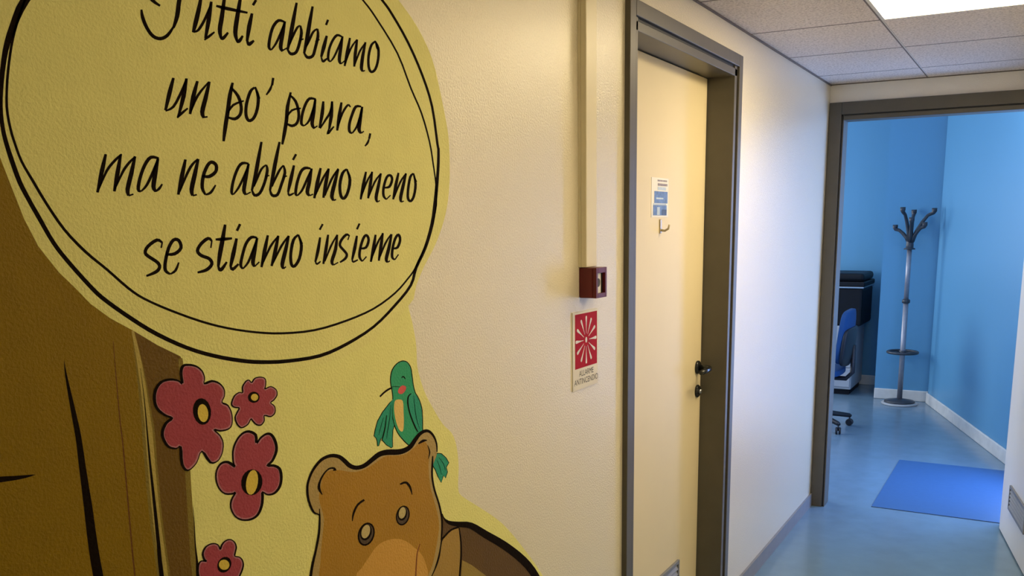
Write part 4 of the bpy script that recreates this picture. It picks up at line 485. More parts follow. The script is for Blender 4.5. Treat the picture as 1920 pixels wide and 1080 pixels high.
["lettering","speech_bubble","ink",17,"S",[[7733,16770,7769,16765,7710,16720,7754,16714,7677,16648,7732,16640,7644,16568,7705,16559,7613,16473,7668,16465,7583,16370,7627,16364,7561,16298,7597,16292],[7613,16331,7592,16338,7651,16394,7626,16402,7706,16482,7676,16493,7759,16559,7726,16574,7805,16612,7774,16631,7851,16655,7823,16677,7893,16692,7867,16715,7931,16726,7909,16747,7965,16755,7948,16772,7989,16774,7975,16789],[7946,16776,7984,16772,7923,16715,7969,16711,7890,16629,7948,16623,7860,16544,7923,16537,7836,16459,7893,16453,7815,16375,7861,16370,7800,16317,7838,16312],[7840,16337,7819,16345,7880,16398,7855,16407,7937,16483,7906,16494,7989,16556,7955,16571,8027,16603,7994,16621,8061,16639,8030,16659,8094,16671,8065,16692,8128,16703,8104,16723,8161,16732,8142,16749,8184,16752,8168,16767],[8157,16769,8196,16764,8133,16712,8179,16706,8097,16632,8154,16624,8064,16554,8128,16544,8033,16481,8099,16470,8004,16409,8070,16398,7984,16348,8050,16344,7984,16304,8043,16311,7995,16276,8042,16289,8004,16260,8043,16272],[8026,16256,8021,16276,8100,16278,8095,16297],[8547,16773,8535,16747,8515,16782,8501,16750,8465,16793,8457,16753,8409,16787,8425,16746,8360,16756,8398,16727,8322,16715,8366,16693,8287,16668,8333,16651,8252,16612,8300,16598,8219,16550,8268,16538,8192,16491,8242,16482,8171,16438,8223,16431,8156,16388,8210,16385,8150,16347,8204,16354,8167,16318,8204,16347,8194,16312,8210,16342,8209,16311,8220,16337],[8222,16317,8207,16332,8249,16333,8230,16351,8288,16360,8262,16379,8331,16400,8297,16417,8375,16457,8336,16472,8419,16526,8379,16539,8459,16592,8420,16603,8492,16655,8457,16664,8521,16715,8492,16722,8541,16756,8516,16762],[8508,16761,8549,16757,8487,16710,8536,16706,8457,16638,8517,16632,8430,16568,8499,16561,8409,16505,8480,16497,8390,16442,8462,16437,8381,16389,8451,16394,8392,16350,8451,16371,8414,16329,8457,16355,8429,16319,8464,16342],[8444,16321,8432,16339,8462,16327,8447,16349,8489,16338,8468,16363,8516,16354,8486,16378,8539,16379,8508,16397,8558,16406,8531,16419,8570,16425,8549,16435],[8955,16773,8998,16768,8929,16716,8982,16710,8892,16636,8958,16628,8858,16552,8931,16543,8829,16461,8895,16452,8802,16366,8855,16359,8783,16300,8826,16294],[8849,16336,8824,16344,8889,16399,8859,16408,8946,16488,8909,16499,8998,16565,8957,16579,9036,16617,8994,16633,9069,16659,9028,16677,9100,16694,9065,16715,9137,16729,9109,16750,9174,16760,9153,16778,9201,16781,9183,16797],[9175,16792,9219,16787,9149,16737,9202,16731,9112,16660,9177,16651,9078,16583,9152,16572,9047,16510,9124,16499,9018,16438,9096,16428,9000,16376,9076,16372,9001,16329,9069,16338,9014,16299,9068,16313,9024,16282,9069,16294],[9049,16277,9044,16299,9124,16293,9120,16315],[9237,16547,9247,16575,9268,16541,9279,16575,9316,16533,9322,16575,9370,16536,9358,16582,9423,16555,9394,16597,9473,16584,9433,16619,9512,16618,9461,16641,9535,16656,9473,16663,9542,16695,9478,16689,9536,16729,9475,16708,9513,16757,9464,16721,9478,16776,9444,16731,9437,16783,9429,16734,9396,16774,9418,16732,9359,16753,9401,16722,9327,16722,9377,16700,9293,16678,9348,16660,9259,16623,9316,16609,9232,16566,9291,16557,9211,16509,9273,16504,9197,16450,9261,16450,9194,16397,9256,16405,9210,16353,9262,16370,9236,16320,9277,16338,9255,16299,9288,16315],[9274,16296,9269,16318,9300,16299,9294,16326,9341,16306,9326,16337,9385,16326,9354,16353,9424,16363,9388,16382,9457,16408,9427,16421,9480,16440,9455,16450],[10127,16785,10117,16759,10095,16791,10084,16760,10045,16798,10040,16760,9990,16793,10007,16753,9944,16769,9982,16739,9907,16735,9953,16714,9872,16693,9923,16677,9836,16638,9889,16625,9801,16574,9854,16563,9772,16512,9826,16504,9749,16454,9805,16448,9732,16399,9790,16396,9725,16355,9782,16357,9734,16325,9781,16342,9755,16312,9785,16336,9768,16308,9791,16329],[9789,16312,9770,16325,9819,16334,9796,16349,9863,16367,9832,16384,9910,16412,9872,16428,9959,16472,9918,16487,10010,16543,9968,16556,10055,16610,10013,16621,10090,16672,10052,16680,10117,16730,10086,16736,10135,16769,10109,16774],[10100,16774,10144,16770,10077,16724,10130,16719,10045,16653,10109,16646,10015,16582,10088,16574,9989,16512,10065,16505,9965,16442,10042,16436,9953,16383,10028,16386,9965,16343,10028,16363,9991,16322,10035,16348,10008,16313,10044,16336],[10032,16316,10020,16333,10130,16356,10118,16374],[10386,17105,10432,17102,10358,17034,10412,17030,10318,16933,10384,16929,10281,16839,10356,16833,10254,16765,10333,16759,10231,16698,10310,16691,10208,16628,10282,16620,10178,16543,10243,16534,10147,16455,10200,16447,10126,16392,10169,16386],[10131,16392,10166,16402,10137,16367,10178,16379,10148,16331,10196,16351,10177,16301,10211,16340,10228,16296,10223,16341,10279,16311,10250,16348,10327,16341,10281,16367,10370,16388,10316,16407,10410,16447,10354,16462,10446,16508,10388,16520,10477,16570,10417,16579,10504,16634,10441,16640,10519,16689,10457,16689,10517,16731,10462,16723,10503,16761,10459,16750,10493,16779,10456,16769],[10467,16782,10482,16766,10438,16770,10457,16751,10396,16749,10423,16728,10351,16716,10390,16698,10310,16665,10354,16652,10270,16606,10315,16593,10237,16553,10280,16541,10212,16510,10251,16500,10194,16473,10225,16465,10182,16448,10208,16441],[10439,16591,10434,16611,10528,16610,10523,16630],[10762,17132,10809,17128,10729,17059,10786,17054,10683,16956,10752,16950,10642,16859,10721,16852,10613,16783,10695,16777,10589,16714,10671,16707,10566,16643,10644,16635,10539,16555,10607,16548,10511,16465,10567,16459,10492,16402,10539,16396],[10498,16403,10535,16411,10501,16378,10545,16388,10508,16342,10560,16360,10532,16310,10575,16346,10579,16297,10593,16343,10634,16300,10620,16344,10689,16324,10644,16354,10727,16368,10670,16384,10759,16422,10699,16435,10789,16479,10729,16492,10826,16541,10765,16554,10865,16610,10801,16620,10889,16673,10824,16674,10885,16725,10828,16715,10866,16764,10821,16752,10851,16789,10814,16779],[10822,16791,10843,16778,10798,16775,10824,16759,10763,16750,10797,16733,10725,16717,10767,16700,10685,16670,10731,16655,10644,16617,10690,16602,10609,16567,10653,16554,10583,16524,10623,16514,10564,16485,10597,16477,10552,16459,10579,16452],[10807,16597,10802,16617,10901,16616,10895,16637],[11070,16868,11027,16883,11149,16962,11106,16976],[11040,16798,11089,16793,11011,16740,11071,16733,10970,16657,11044,16649,10934,16578,11015,16568,10908,16505,10982,16496,10888,16436,10948,16429,10875,16388,10923,16382],[10884,16391,10915,16394,10882,16373,10920,16377,10882,16344,10927,16357,10909,16319,10926,16354,10959,16327,10944,16358,11003,16347,10987,16371,11033,16362,11019,16381],[11439,16778,11428,16750,11408,16784,11395,16750,11359,16791,11352,16750,11307,16789,11318,16744,11260,16774,11294,16735,11219,16750,11268,16721,11182,16715,11240,16695,11145,16664,11207,16649,11110,16603,11173,16591,11080,16542,11145,16533,11056,16481,11122,16474,11037,16420,11105,16416,11028,16371,11095,16374,11040,16339,11095,16358,11065,16325,11099,16351,11081,16321,11107,16344],[11104,16324,11083,16340,11135,16341,11110,16360,11181,16368,11147,16388,11231,16408,11187,16426,11279,16465,11229,16480,11327,16532,11276,16546,11371,16597,11322,16610,11412,16660,11368,16671,11448,16720,11413,16728,11474,16762,11444,16769],[11432,16767,11485,16764,11410,16714,11472,16710,11378,16639,11455,16633,11349,16568,11435,16559,11322,16506,11411,16495,11296,16447,11386,16437,11284,16394,11372,16397,11300,16354,11373,16378,11332,16334,11381,16364,11352,16325,11392,16351],[11377,16328,11366,16348,11466,16355,11455,16375],[11646,16786,11698,16781,11615,16728,11680,16721,11572,16645,11652,16636,11533,16558,11621,16548,11501,16465,11581,16456,11473,16369,11537,16362,11453,16302,11506,16296],[11523,16337,11493,16345,11575,16406,11538,16415,11649,16503,11603,16515,11719,16592,11669,16607,11780,16666,11736,16681,11837,16732,11802,16745,11878,16779,11849,16789],[11836,16786,11890,16782,11809,16730,11875,16724,11770,16648,11852,16641,11735,16564,11825,16556,11707,16473,11790,16466,11684,16380,11750,16374,11668,16314,11722,16309],[11752,16342,11720,16350,11801,16412,11762,16421,11871,16510,11823,16522,11939,16600,11888,16615,12003,16674,11959,16690,12068,16742,12033,16756,12114,16789,12085,16801],[12071,16790,12126,16783,12035,16725,12101,16717,11985,16633,12066,16623,11941,16547,12032,16535,11905,16476,12000,16463,11874,16409,11970,16398,11858,16350,11952,16349,11867,16305,11949,16321,11894,16278,11956,16300,11912,16263,11963,16283],[11943,16262,11932,16283,12010,16281,11999,16302],[12302,16808,12326,16785,12268,16795,12299,16768,12216,16772,12264,16745,12166,16731,12234,16713,12129,16671,12204,16660,12099,16599,12174,16592,12080,16529,12155,16528,12074,16462,12150,16466,12079,16397,12155,16407,12093,16346,12167,16363,12118,16310,12182,16341,12162,16287,12192,16334,12224,16291,12191,16334,12271,16319,12211,16348,12312,16361,12244,16381,12347,16413,12275,16427,12380,16477,12304,16487,12409,16553,12330,16557,12421,16627,12343,16621,12401,16698,12333,16684,12363,16760,12310,16746,12336,16803,12292,16790],[12320,16730,12353,16743,12382,16654,12415,16666],[12789,16777,12841,16772,12760,16719,12823,16714,12719,16636,12798,16629,12682,16551,12769,16543,12653,16461,12732,16454,12627,16370,12691,16364,12610,16305,12661,16300],[12668,16336,12637,16342,12713,16404,12676,16411,12777,16500,12731,16510,12840,16589,12790,16601,12901,16663,12857,16676,12961,16730,12926,16742,13003,16778,12975,16787],[12955,16783,13009,16781,12932,16724,12997,16721,12899,16640,12980,16636,12869,16556,12958,16550,12846,16471,12927,16465,12825,16386,12890,16381,12812,16327,12865,16322],[12869,16340,12838,16346,12919,16410,12881,16418,12990,16508,12943,16519,13059,16595,13010,16610,13125,16662,13083,16678,13191,16719,13159,16734,13238,16759,13212,16771],[13198,16767,13252,16763,13168,16706,13233,16700,13126,16619,13206,16612,13088,16537,13178,16528,13057,16469,13150,16458,13029,16404,13123,16395,13014,16348,13106,16347,13021,16304,13102,16314,13042,16275,13106,16290,13057,16258,13110,16271],[13092,16256,13075,16274,13169,16285,13152,16303],[13297,16505,13298,16532,13341,16505,13339,16537,13407,16507,13393,16545,13477,16526,13428,16558,13525,16569,13456,16587,13558,16620,13485,16630,13576,16666,13501,16667,13574,16705,13499,16692,13554,16738,13487,16712,13517,16760,13477,16719,13464,16765,13466,16720,13406,16751,13446,16716,13356,16717,13419,16697,13314,16660,13383,16648,13274,16588,13346,16579,13246,16521,13319,16516,13232,16466,13306,16465,13228,16416,13304,16421,13236,16372,13308,16386,13264,16339,13321,16362,13302,16318,13343,16341,13327,16306,13361,16325],[13356,16308,13332,16323,13485,16386,13460,16400],[13707,16799,13764,16793,13676,16744,13746,16737,13633,16664,13720,16656,13594,16580,13689,16572,13563,16487,13649,16480,13535,16390,13605,16384,13517,16322,13574,16317],[13596,16354,13562,16361,13650,16427,13609,16435,13726,16529,13675,16540,13799,16620,13745,16635,13865,16689,13818,16705,13929,16749,13893,16763,13975,16790,13945,16802],[13931,16799,13989,16793,13900,16744,13970,16738,13857,16667,13943,16658,13816,16588,13913,16578,13779,16510,13880,16499,13743,16431,13844,16420,13720,16364,13819,16359,13722,16317,13809,16322,13738,16288,13808,16298,13750,16271,13809,16281],[13786,16266,13773,16286,13868,16286,13855,16306],[14176,16816,14204,16795,14145,16805,14180,16780,14095,16783,14150,16761,14049,16741,14124,16728,14015,16672,14095,16665,13987,16589,14067,16584,13966,16512,14046,16509,13954,16447,14034,16447,13949,16389,14029,16392,13956,16341,14034,16353,13979,16304,14048,16330,14023,16279,14062,16322,14088,16278,14060,16321,14140,16303,14078,16332,14183,16342,14111,16361,14219,16393,14141,16405,14250,16460,14169,16466,14275,16539,14191,16541,14285,16617,14203,16612,14269,16692,14197,16682,14237,16762,14180,16752,14214,16810,14166,16801],[14186,16753,14221,16763,14262,16649,14298,16660]]],
["lettering","speech_bubble","ink",18,"S",[[8461,15588,8436,15593,8487,15665,8462,15670],[8485,15671,8462,15650,8468,15687,8442,15662,8439,15711,8417,15674,8389,15719,8396,15675,8331,15699,8356,15659,8271,15666,8302,15630,8223,15632,8259,15601,8191,15600,8234,15577,8170,15567,8220,15554,8164,15532,8217,15538,8177,15501,8222,15528,8203,15479,8240,15514,8233,15459,8267,15495,8272,15435,8305,15472,8316,15409,8350,15445,8347,15386,8388,15418,8363,15368,8411,15391,8369,15354,8423,15363,8368,15342,8421,15332,8360,15329,8406,15304,8342,15313,8379,15278,8316,15297,8340,15257,8269,15278,8284,15240,8211,15258,8221,15227,8168,15245,8176,15219],[8506,15490,8510,15517,8545,15485,8549,15518,8603,15479,8604,15520,8664,15484,8649,15528,8717,15505,8687,15544,8765,15536,8724,15568,8798,15574,8744,15589,8805,15620,8747,15614,8792,15664,8737,15646,8769,15698,8724,15668,8734,15719,8710,15676,8690,15724,8692,15678,8645,15711,8674,15673,8607,15682,8650,15654,8574,15642,8622,15621,8543,15596,8594,15578,8515,15538,8568,15525,8489,15474,8543,15463,8470,15416,8525,15407,8457,15367,8513,15362,8451,15323,8509,15324,8457,15282,8510,15299,8486,15251,8522,15280,8523,15234,8546,15262,8547,15225,8566,15248],[8562,15227,8551,15247,8588,15234,8575,15258,8628,15247,8606,15275,8666,15271,8632,15294,8694,15310,8657,15325,8714,15353,8683,15364,8727,15384,8702,15392],[9303,15566,9275,15570,9333,15670,9305,15674],[9333,15673,9303,15655,9322,15690,9287,15667,9299,15715,9268,15679,9252,15726,9259,15679,9199,15709,9230,15667,9148,15679,9185,15642,9104,15648,9146,15615,9067,15614,9114,15587,9036,15577,9089,15557,9019,15538,9079,15536,9029,15501,9083,15523,9055,15473,9100,15506,9090,15449,9125,15489,9138,15430,9164,15474,9190,15415,9216,15459,9225,15400,9264,15438,9244,15382,9297,15409,9255,15364,9316,15375,9255,15349,9314,15336,9239,15330,9287,15299,9206,15306,9244,15267,9168,15286,9193,15243,9118,15271,9130,15229,9058,15258,9065,15224,9015,15249,9020,15221],[9562,15897,9610,15891,9539,15841,9596,15833,9506,15760,9576,15750,9475,15682,9554,15669,9449,15612,9531,15598,9425,15544,9507,15530,9405,15479,9484,15466,9390,15411,9460,15401,9380,15347,9437,15340,9373,15303,9420,15296],[9379,15304,9416,15311,9381,15286,9425,15295,9384,15259,9437,15276,9401,15234,9442,15272,9443,15227,9428,15277,9472,15238,9432,15279,9496,15257,9450,15290,9525,15288,9481,15314,9556,15326,9519,15346,9577,15353,9546,15370],[9387,15671,9389,15700,9421,15668,9424,15703,9471,15663,9473,15708,9525,15662,9526,15711,9586,15667,9586,15711,9651,15674,9650,15710,9696,15680,9696,15710],[9820,15793,9776,15809,9892,15892,9847,15908],[9758,15698,9806,15689,9729,15637,9788,15626,9688,15552,9761,15538,9653,15472,9733,15456,9630,15403,9702,15388,9612,15339,9671,15327,9601,15295,9648,15285],[9606,15293,9644,15302,9609,15275,9654,15286,9617,15245,9666,15272,9667,15225,9655,15274,9717,15249,9681,15285,9762,15285,9731,15312,9794,15310,9768,15333],[10192,15707,10180,15681,10162,15716,10149,15684,10115,15728,10109,15688,10059,15725,10079,15683,10010,15701,10051,15667,9967,15666,10015,15639,9929,15622,9982,15602,9893,15566,9949,15550,9862,15501,9919,15487,9836,15442,9893,15429,9814,15391,9873,15380,9797,15345,9858,15336,9790,15304,9850,15305,9803,15270,9852,15286,9826,15250,9862,15269,9842,15240,9870,15256],[9866,15240,9847,15256,9897,15258,9874,15277,9942,15286,9911,15307,9990,15328,9950,15347,10034,15387,9989,15403,10078,15457,10032,15471,10117,15523,10073,15537,10151,15587,10111,15598,10180,15648,10147,15657,10200,15690,10172,15697],[10163,15698,10209,15690,10138,15644,10193,15635,10104,15568,10171,15556,10074,15497,10151,15484,10052,15438,10132,15424,10034,15383,10115,15372,10026,15334,10104,15332,10035,15296,10103,15309,10056,15273,10107,15291,10070,15261,10112,15277],[10100,15261,10081,15277,10204,15328,10185,15344],[10384,15734,10431,15726,10356,15676,10413,15666,10316,15592,10388,15580,10280,15507,10358,15493,10251,15416,10322,15404,10225,15324,10282,15313,10207,15259,10253,15250],[10270,15297,10243,15307,10322,15366,10289,15378,10397,15464,10356,15480,10468,15551,10425,15570,10533,15616,10497,15637,10597,15672,10569,15690,10642,15711,10619,15726],[10600,15722,10649,15715,10574,15665,10634,15656,10537,15583,10610,15571,10501,15501,10581,15486,10469,15415,10541,15400,10438,15328,10496,15315,10417,15267,10464,15256],[10479,15287,10453,15298,10537,15358,10504,15371,10618,15457,10577,15473,10694,15545,10650,15565,10759,15612,10721,15632,10819,15669,10789,15686,10861,15708,10837,15722],[10824,15719,10874,15711,10795,15660,10855,15650,10755,15576,10828,15563,10717,15495,10799,15479,10682,15422,10767,15403,10649,15350,10734,15332,10628,15289,10712,15279,10631,15244,10705,15250,10649,15217,10707,15231,10662,15203,10710,15216],[10695,15200,10677,15219,10756,15230,10738,15249],[11051,15740,11075,15717,11017,15725,11047,15699,10966,15700,11010,15673,10918,15657,10979,15637,10883,15593,10951,15580,10856,15517,10924,15507,10837,15445,10904,15439,10827,15380,10895,15378,10826,15319,10895,15321,10834,15271,10901,15281,10854,15235,10911,15262,10898,15212,10914,15259,10952,15218,10918,15261,10998,15246,10947,15279,11045,15289,10986,15315,11085,15343,11021,15361,11118,15410,11049,15422,11144,15486,11073,15494,11155,15561,11085,15559,11138,15631,11078,15621,11106,15692,11058,15681,11083,15734,11043,15724],[11067,15655,11095,15668,11132,15579,11161,15591],[11582,15790,11541,15807,11667,15884,11625,15900],[11540,15681,11588,15676,11517,15625,11576,15618,11485,15546,11557,15537,11456,15472,11534,15459,11431,15403,11502,15390,11409,15338,11465,15326,11393,15292,11439,15282],[11403,15293,11431,15299,11407,15277,11441,15285,11415,15253,11453,15270,11450,15234,11453,15268,11492,15246,11469,15273,11528,15267,11506,15288,11552,15283,11534,15299],[11736,15721,11785,15716,11712,15662,11772,15655,11679,15577,11753,15568,11648,15491,11729,15480,11622,15403,11695,15391,11597,15312,11655,15303,11580,15249,11627,15241],[11660,15283,11632,15291,11705,15345,11670,15356,11769,15434,11727,15447,11832,15518,11786,15534,11893,15592,11853,15607,11954,15661,11922,15674,11997,15710,11970,15721],[11958,15717,12009,15713,11940,15655,12000,15650,11913,15568,11987,15560,11883,15486,11965,15472,11845,15415,11927,15395,11801,15345,11883,15324,11774,15285,11856,15275,11781,15241,11853,15253,11810,15217,11859,15240,11830,15206,11868,15228],[11856,15207,11842,15226,11979,15247,11965,15266],[12262,15619,12231,15626,12310,15698,12279,15705],[12306,15704,12281,15682,12288,15715,12260,15688,12255,15732,12238,15694,12200,15732,12226,15692,12147,15708,12193,15674,12096,15673,12148,15644,12056,15638,12111,15613,12026,15606,12087,15586,12006,15571,12072,15562,12003,15533,12069,15542,12027,15498,12084,15522,12064,15468,12116,15497,12097,15441,12150,15470,12128,15416,12181,15444,12155,15394,12213,15417,12166,15378,12234,15386,12163,15363,12230,15352,12150,15346,12210,15322,12129,15328,12176,15295,12091,15306,12124,15273,12040,15283,12064,15255,12003,15266,12022,15243],[12521,15791,12473,15806,12600,15890,12551,15904],[12462,15693,12515,15687,12438,15640,12503,15632,12404,15565,12484,15554,12373,15490,12460,15476,12346,15417,12425,15403,12322,15343,12385,15331,12305,15292,12356,15282],[12315,15295,12348,15297,12314,15279,12354,15283,12316,15254,12362,15268,12352,15232,12359,15267,12404,15240,12387,15271,12456,15258,12439,15282,12492,15271,12478,15291],[12556,15457,12557,15484,12600,15453,12600,15486,12668,15451,12656,15491,12739,15467,12693,15502,12787,15509,12721,15531,12819,15561,12748,15575,12835,15610,12762,15613,12828,15654,12757,15642,12803,15691,12740,15667,12761,15716,12732,15674,12702,15712,12737,15672,12660,15688,12716,15660,12624,15652,12688,15632,12587,15597,12654,15581,12550,15530,12618,15516,12521,15467,12590,15456,12503,15414,12574,15406,12493,15366,12567,15363,12496,15321,12566,15329,12520,15284,12577,15301,12555,15257,12597,15276,12579,15241,12614,15257],[12609,15241,12584,15257,12731,15320,12706,15335],[12969,15704,13025,15697,12943,15645,13012,15637,12907,15561,12992,15551,12874,15476,12966,15463,12845,15388,12929,15375,12819,15298,12886,15287,12801,15235,12856,15226],[12862,15263,12829,15272,12913,15336,12874,15347,12986,15440,12937,15453,13056,15534,13003,15550,13120,15608,13073,15625,13181,15674,13144,15688,13225,15720,13194,15732],[13173,15729,13231,15723,13149,15669,13219,15662,13115,15585,13202,15575,13084,15498,13179,15487,13060,15406,13146,15395,13039,15311,13108,15302,13024,15244,13081,15237],[13087,15273,13054,15282,13139,15342,13099,15353,13213,15440,13163,15454,13284,15528,13230,15545,13348,15596,13301,15614,13410,15656,13374,15671,13454,15697,13424,15710],[13426,15707,13484,15700,13395,15642,13465,15633,13352,15551,13437,15538,13312,15466,13407,15450,13275,15396,13374,15377,13241,15331,13339,15312,13220,15275,13317,15265,13227,15232,13312,15240,13251,15207,13316,15224,13268,15194,13321,15211],[13303,15192,13286,15213,13383,15218,13365,15238],[13468,15431,13468,15460,13508,15428,13506,15462,13571,15426,13554,15467,13639,15443,13584,15478,13687,15487,13613,15509,13722,15540,13644,15555,13741,15591,13661,15596,13739,15639,13659,15631,13719,15682,13645,15662,13675,15713,13644,15669,13606,15704,13654,15666,13562,15675,13627,15647,13524,15636,13595,15615,13489,15584,13563,15568,13456,15522,13532,15508,13430,15460,13507,15450,13412,15400,13491,15392,13400,15340,13481,15337,13403,15289,13480,15297,13434,15253,13489,15278,13477,15237,13510,15265,13504,15230,13529,15254],[13532,15235,13502,15249,13650,15327,13620,15341]]],
["flower1","","petal_rim",23,"P",[8588,13721,8589,13758,8584,13816,8583,13867,8592,13906,8607,13939,8627,13961,8654,13971,8687,13970,8723,13965,8761,13958,8803,13947,8843,13931,8881,13908,8917,13880,8946,13848,8966,13813,8978,13774,8984,13739,8977,13708,8964,13679,8969,13661,9006,13661,9061,13671,9114,13673,9159,13661,9202,13642,9240,13618,9273,13590,9300,13557,9319,13523,9326,13488,9323,13452,9316,13417,9295,13387,9270,13358,9262,13332,9287,13311,9330,13293,9368,13266,9394,13224,9416,13174,9429,13122,9432,13068,9426,13013,9413,12969,9393,12941,9366,12923,9332,12913,9285,12909,9232,12912,9182,12920,9133,12936,9089,12957,9068,12961,9090,12936,9136,12894,9175,12850,9198,12808,9214,12765,9221,12720,9217,12671,9204,12622,9185,12577,9161,12539,9130,12506,9095,12485,9052,12473,9004,12472,8957,12493,8911,12559,8865,12645,8822,12692,8785,12665,8751,12600,8711,12544,8659,12507,8602,12479,8552,12472,8514,12492,8484,12533,8463,12588,8459,12670,8465,12767,8463,12835,8445,12850,8420,12835,8389,12829,8348,12840,8301,12859,8261,12888,8230,12931,8205,12984,8189,13032,8184,13070,8189,13103,8200,13135,8219,13168,8244,13200,8272,13226,8309,13243,8349,13254,8365,13268,8343,13286,8298,13307,8253,13333,8212,13369,8170,13411,8138,13454,8121,13499,8115,13545,8115,13590,8121,13633,8135,13676,8154,13714,8181,13747,8215,13776,8253,13796,8298,13807,8349,13809,8397,13807,8444,13799,8488,13785,8526,13770,8554,13748,8574,13724]],
["petals","flower1","petal",32,"P",[8621,13709,8625,13756,8619,13814,8619,13862,8627,13896,8639,13923,8651,13937,8663,13941,8686,13940,8719,13935,8755,13929,8792,13919,8826,13905,8859,13885,8890,13860,8914,13834,8930,13805,8941,13771,8947,13743,8941,13719,8927,13687,8954,13634,9015,13630,9070,13640,9114,13642,9147,13633,9183,13616,9215,13596,9243,13572,9266,13544,9281,13518,9286,13490,9284,13459,9278,13431,9261,13406,9234,13375,9224,13327,9267,13286,9310,13267,9337,13248,9357,13215,9377,13170,9389,13123,9391,13074,9386,13023,9375,12984,9361,12964,9343,12953,9317,12945,9278,12942,9230,12945,9187,12951,9145,12965,9100,12986,9030,12965,9062,12918,9107,12876,9142,12836,9161,12801,9176,12763,9182,12725,9178,12682,9166,12636,9148,12595,9126,12560,9100,12532,9072,12515,9039,12505,9006,12504,8983,12513,8944,12569,8897,12657,8827,12723,8753,12686,8717,12619,8681,12567,8634,12535,8583,12509,8551,12504,8537,12512,8516,12541,8499,12587,8495,12664,8501,12761,8498,12837,8440,12881,8402,12864,8386,12860,8356,12869,8316,12885,8286,12906,8260,12942,8237,12990,8223,13034,8219,13065,8223,13093,8233,13120,8249,13150,8272,13179,8295,13201,8326,13214,8368,13227,8400,13268,8360,13311,8314,13332,8273,13356,8235,13388,8196,13427,8168,13465,8154,13502,8148,13543,8149,13585,8155,13625,8167,13664,8184,13697,8208,13727,8237,13752,8269,13769,8307,13778,8352,13780,8396,13777,8437,13770,8478,13757,8508,13746,8528,13729,8551,13702]],
["petal_outline","flower1","ink",33,"S",[[8612,13719,8563,13724,8614,13756,8565,13759,8608,13815,8559,13816,8608,13864,8559,13871,8616,13899,8568,13913,8629,13928,8585,13950,8643,13946,8611,13977,8659,13953,8649,13988,8687,13954,8687,13986,8721,13950,8725,13980,8758,13944,8765,13973,8798,13934,8808,13960,8836,13920,8850,13942,8873,13900,8890,13917,8908,13873,8927,13886,8937,13844,8956,13852,8956,13811,8975,13815,8969,13773,8987,13775,8976,13740,8993,13739,8970,13710,8985,13705,8956,13681,8972,13678,8962,13649,8976,13673,9011,13643,9001,13679,9066,13653,9055,13689,9114,13657,9114,13690,9153,13648,9164,13674,9194,13631,9210,13653,9231,13610,9249,13627,9263,13584,9282,13596,9290,13554,9310,13561,9309,13522,9329,13525,9317,13489,9335,13487,9315,13453,9332,13450,9308,13420,9323,13414,9288,13391,9303,13382,9262,13362,9277,13355,9252,13331,9272,13333,9279,13301,9295,13322,9322,13282,9338,13303,9358,13260,9378,13271,9384,13222,9404,13226,9406,13173,9426,13175,9420,13123,9438,13122,9423,13070,9441,13067,9418,13015,9435,13011,9405,12972,9421,12965,9386,12946,9401,12935,9360,12931,9372,12916,9327,12922,9336,12903,9283,12920,9288,12898,9231,12924,9232,12901,9184,12932,9180,12907,9139,12949,9128,12924,9093,12970,9084,12944,9060,12962,9077,12960,9080,12930,9099,12942,9126,12888,9145,12900,9165,12846,9185,12853,9188,12806,9208,12810,9205,12764,9224,12765,9212,12721,9230,12719,9209,12674,9226,12669,9196,12625,9212,12619,9177,12581,9193,12574,9153,12544,9168,12535,9124,12512,9137,12501,9089,12492,9101,12477,9048,12483,9056,12463,9005,12485,9003,12460,8971,12504,8943,12483,8931,12565,8890,12553,8884,12652,8846,12638,8824,12704,8820,12680,8778,12670,8792,12661,8744,12604,8758,12597,8704,12549,8717,12539,8653,12514,8665,12501,8597,12487,8606,12471,8552,12484,8553,12461,8526,12503,8502,12481,8503,12538,8464,12527,8487,12587,8439,12588,8483,12666,8435,12674,8489,12763,8440,12771,8486,12836,8440,12835,8444,12860,8447,12839,8416,12843,8425,12828,8388,12840,8390,12818,8352,12853,8345,12828,8308,12871,8295,12847,8275,12898,8247,12878,8248,12938,8211,12925,8225,12988,8184,12980,8211,13033,8167,13031,8208,13067,8161,13073,8212,13096,8166,13110,8223,13125,8178,13145,8240,13156,8198,13180,8264,13185,8225,13214,8287,13209,8257,13242,8320,13225,8298,13260,8361,13236,8336,13272,8389,13268,8342,13268,8351,13298,8335,13274,8306,13319,8291,13295,8264,13345,8243,13322,8224,13380,8199,13359,8185,13420,8154,13402,8157,13461,8119,13448,8143,13501,8100,13496,8137,13544,8092,13546,8138,13586,8092,13593,8144,13628,8098,13639,8157,13667,8112,13684,8175,13703,8134,13725,8199,13733,8163,13761,8230,13760,8200,13791,8263,13779,8243,13813,8303,13790,8293,13824,8350,13793,8347,13826,8396,13791,8398,13822,8440,13785,8447,13813,8483,13772,8493,13798,8518,13760,8533,13780,8545,13741,8563,13754,8566,13716,8583,13732,8585,13701,8590,13742]]],
["center_ring","flower1","ink",42,"P",[9046,13252,9039,13185,9014,13128,8972,13088,8920,13070,8864,13075,8811,13104,8768,13152,8738,13213,8726,13280,8733,13345,8758,13401,8798,13441,8849,13460,8904,13456,8958,13429,9003,13382,9034,13320]],
["flower_center","flower1","pollen",48,"P",[8992,13232,8988,13186,8974,13148,8950,13120,8920,13107,8888,13110,8857,13129,8832,13161,8814,13202,8807,13248,8811,13293,8825,13331,8848,13359,8877,13372,8909,13370,8940,13351,8966,13320,8984,13278]],
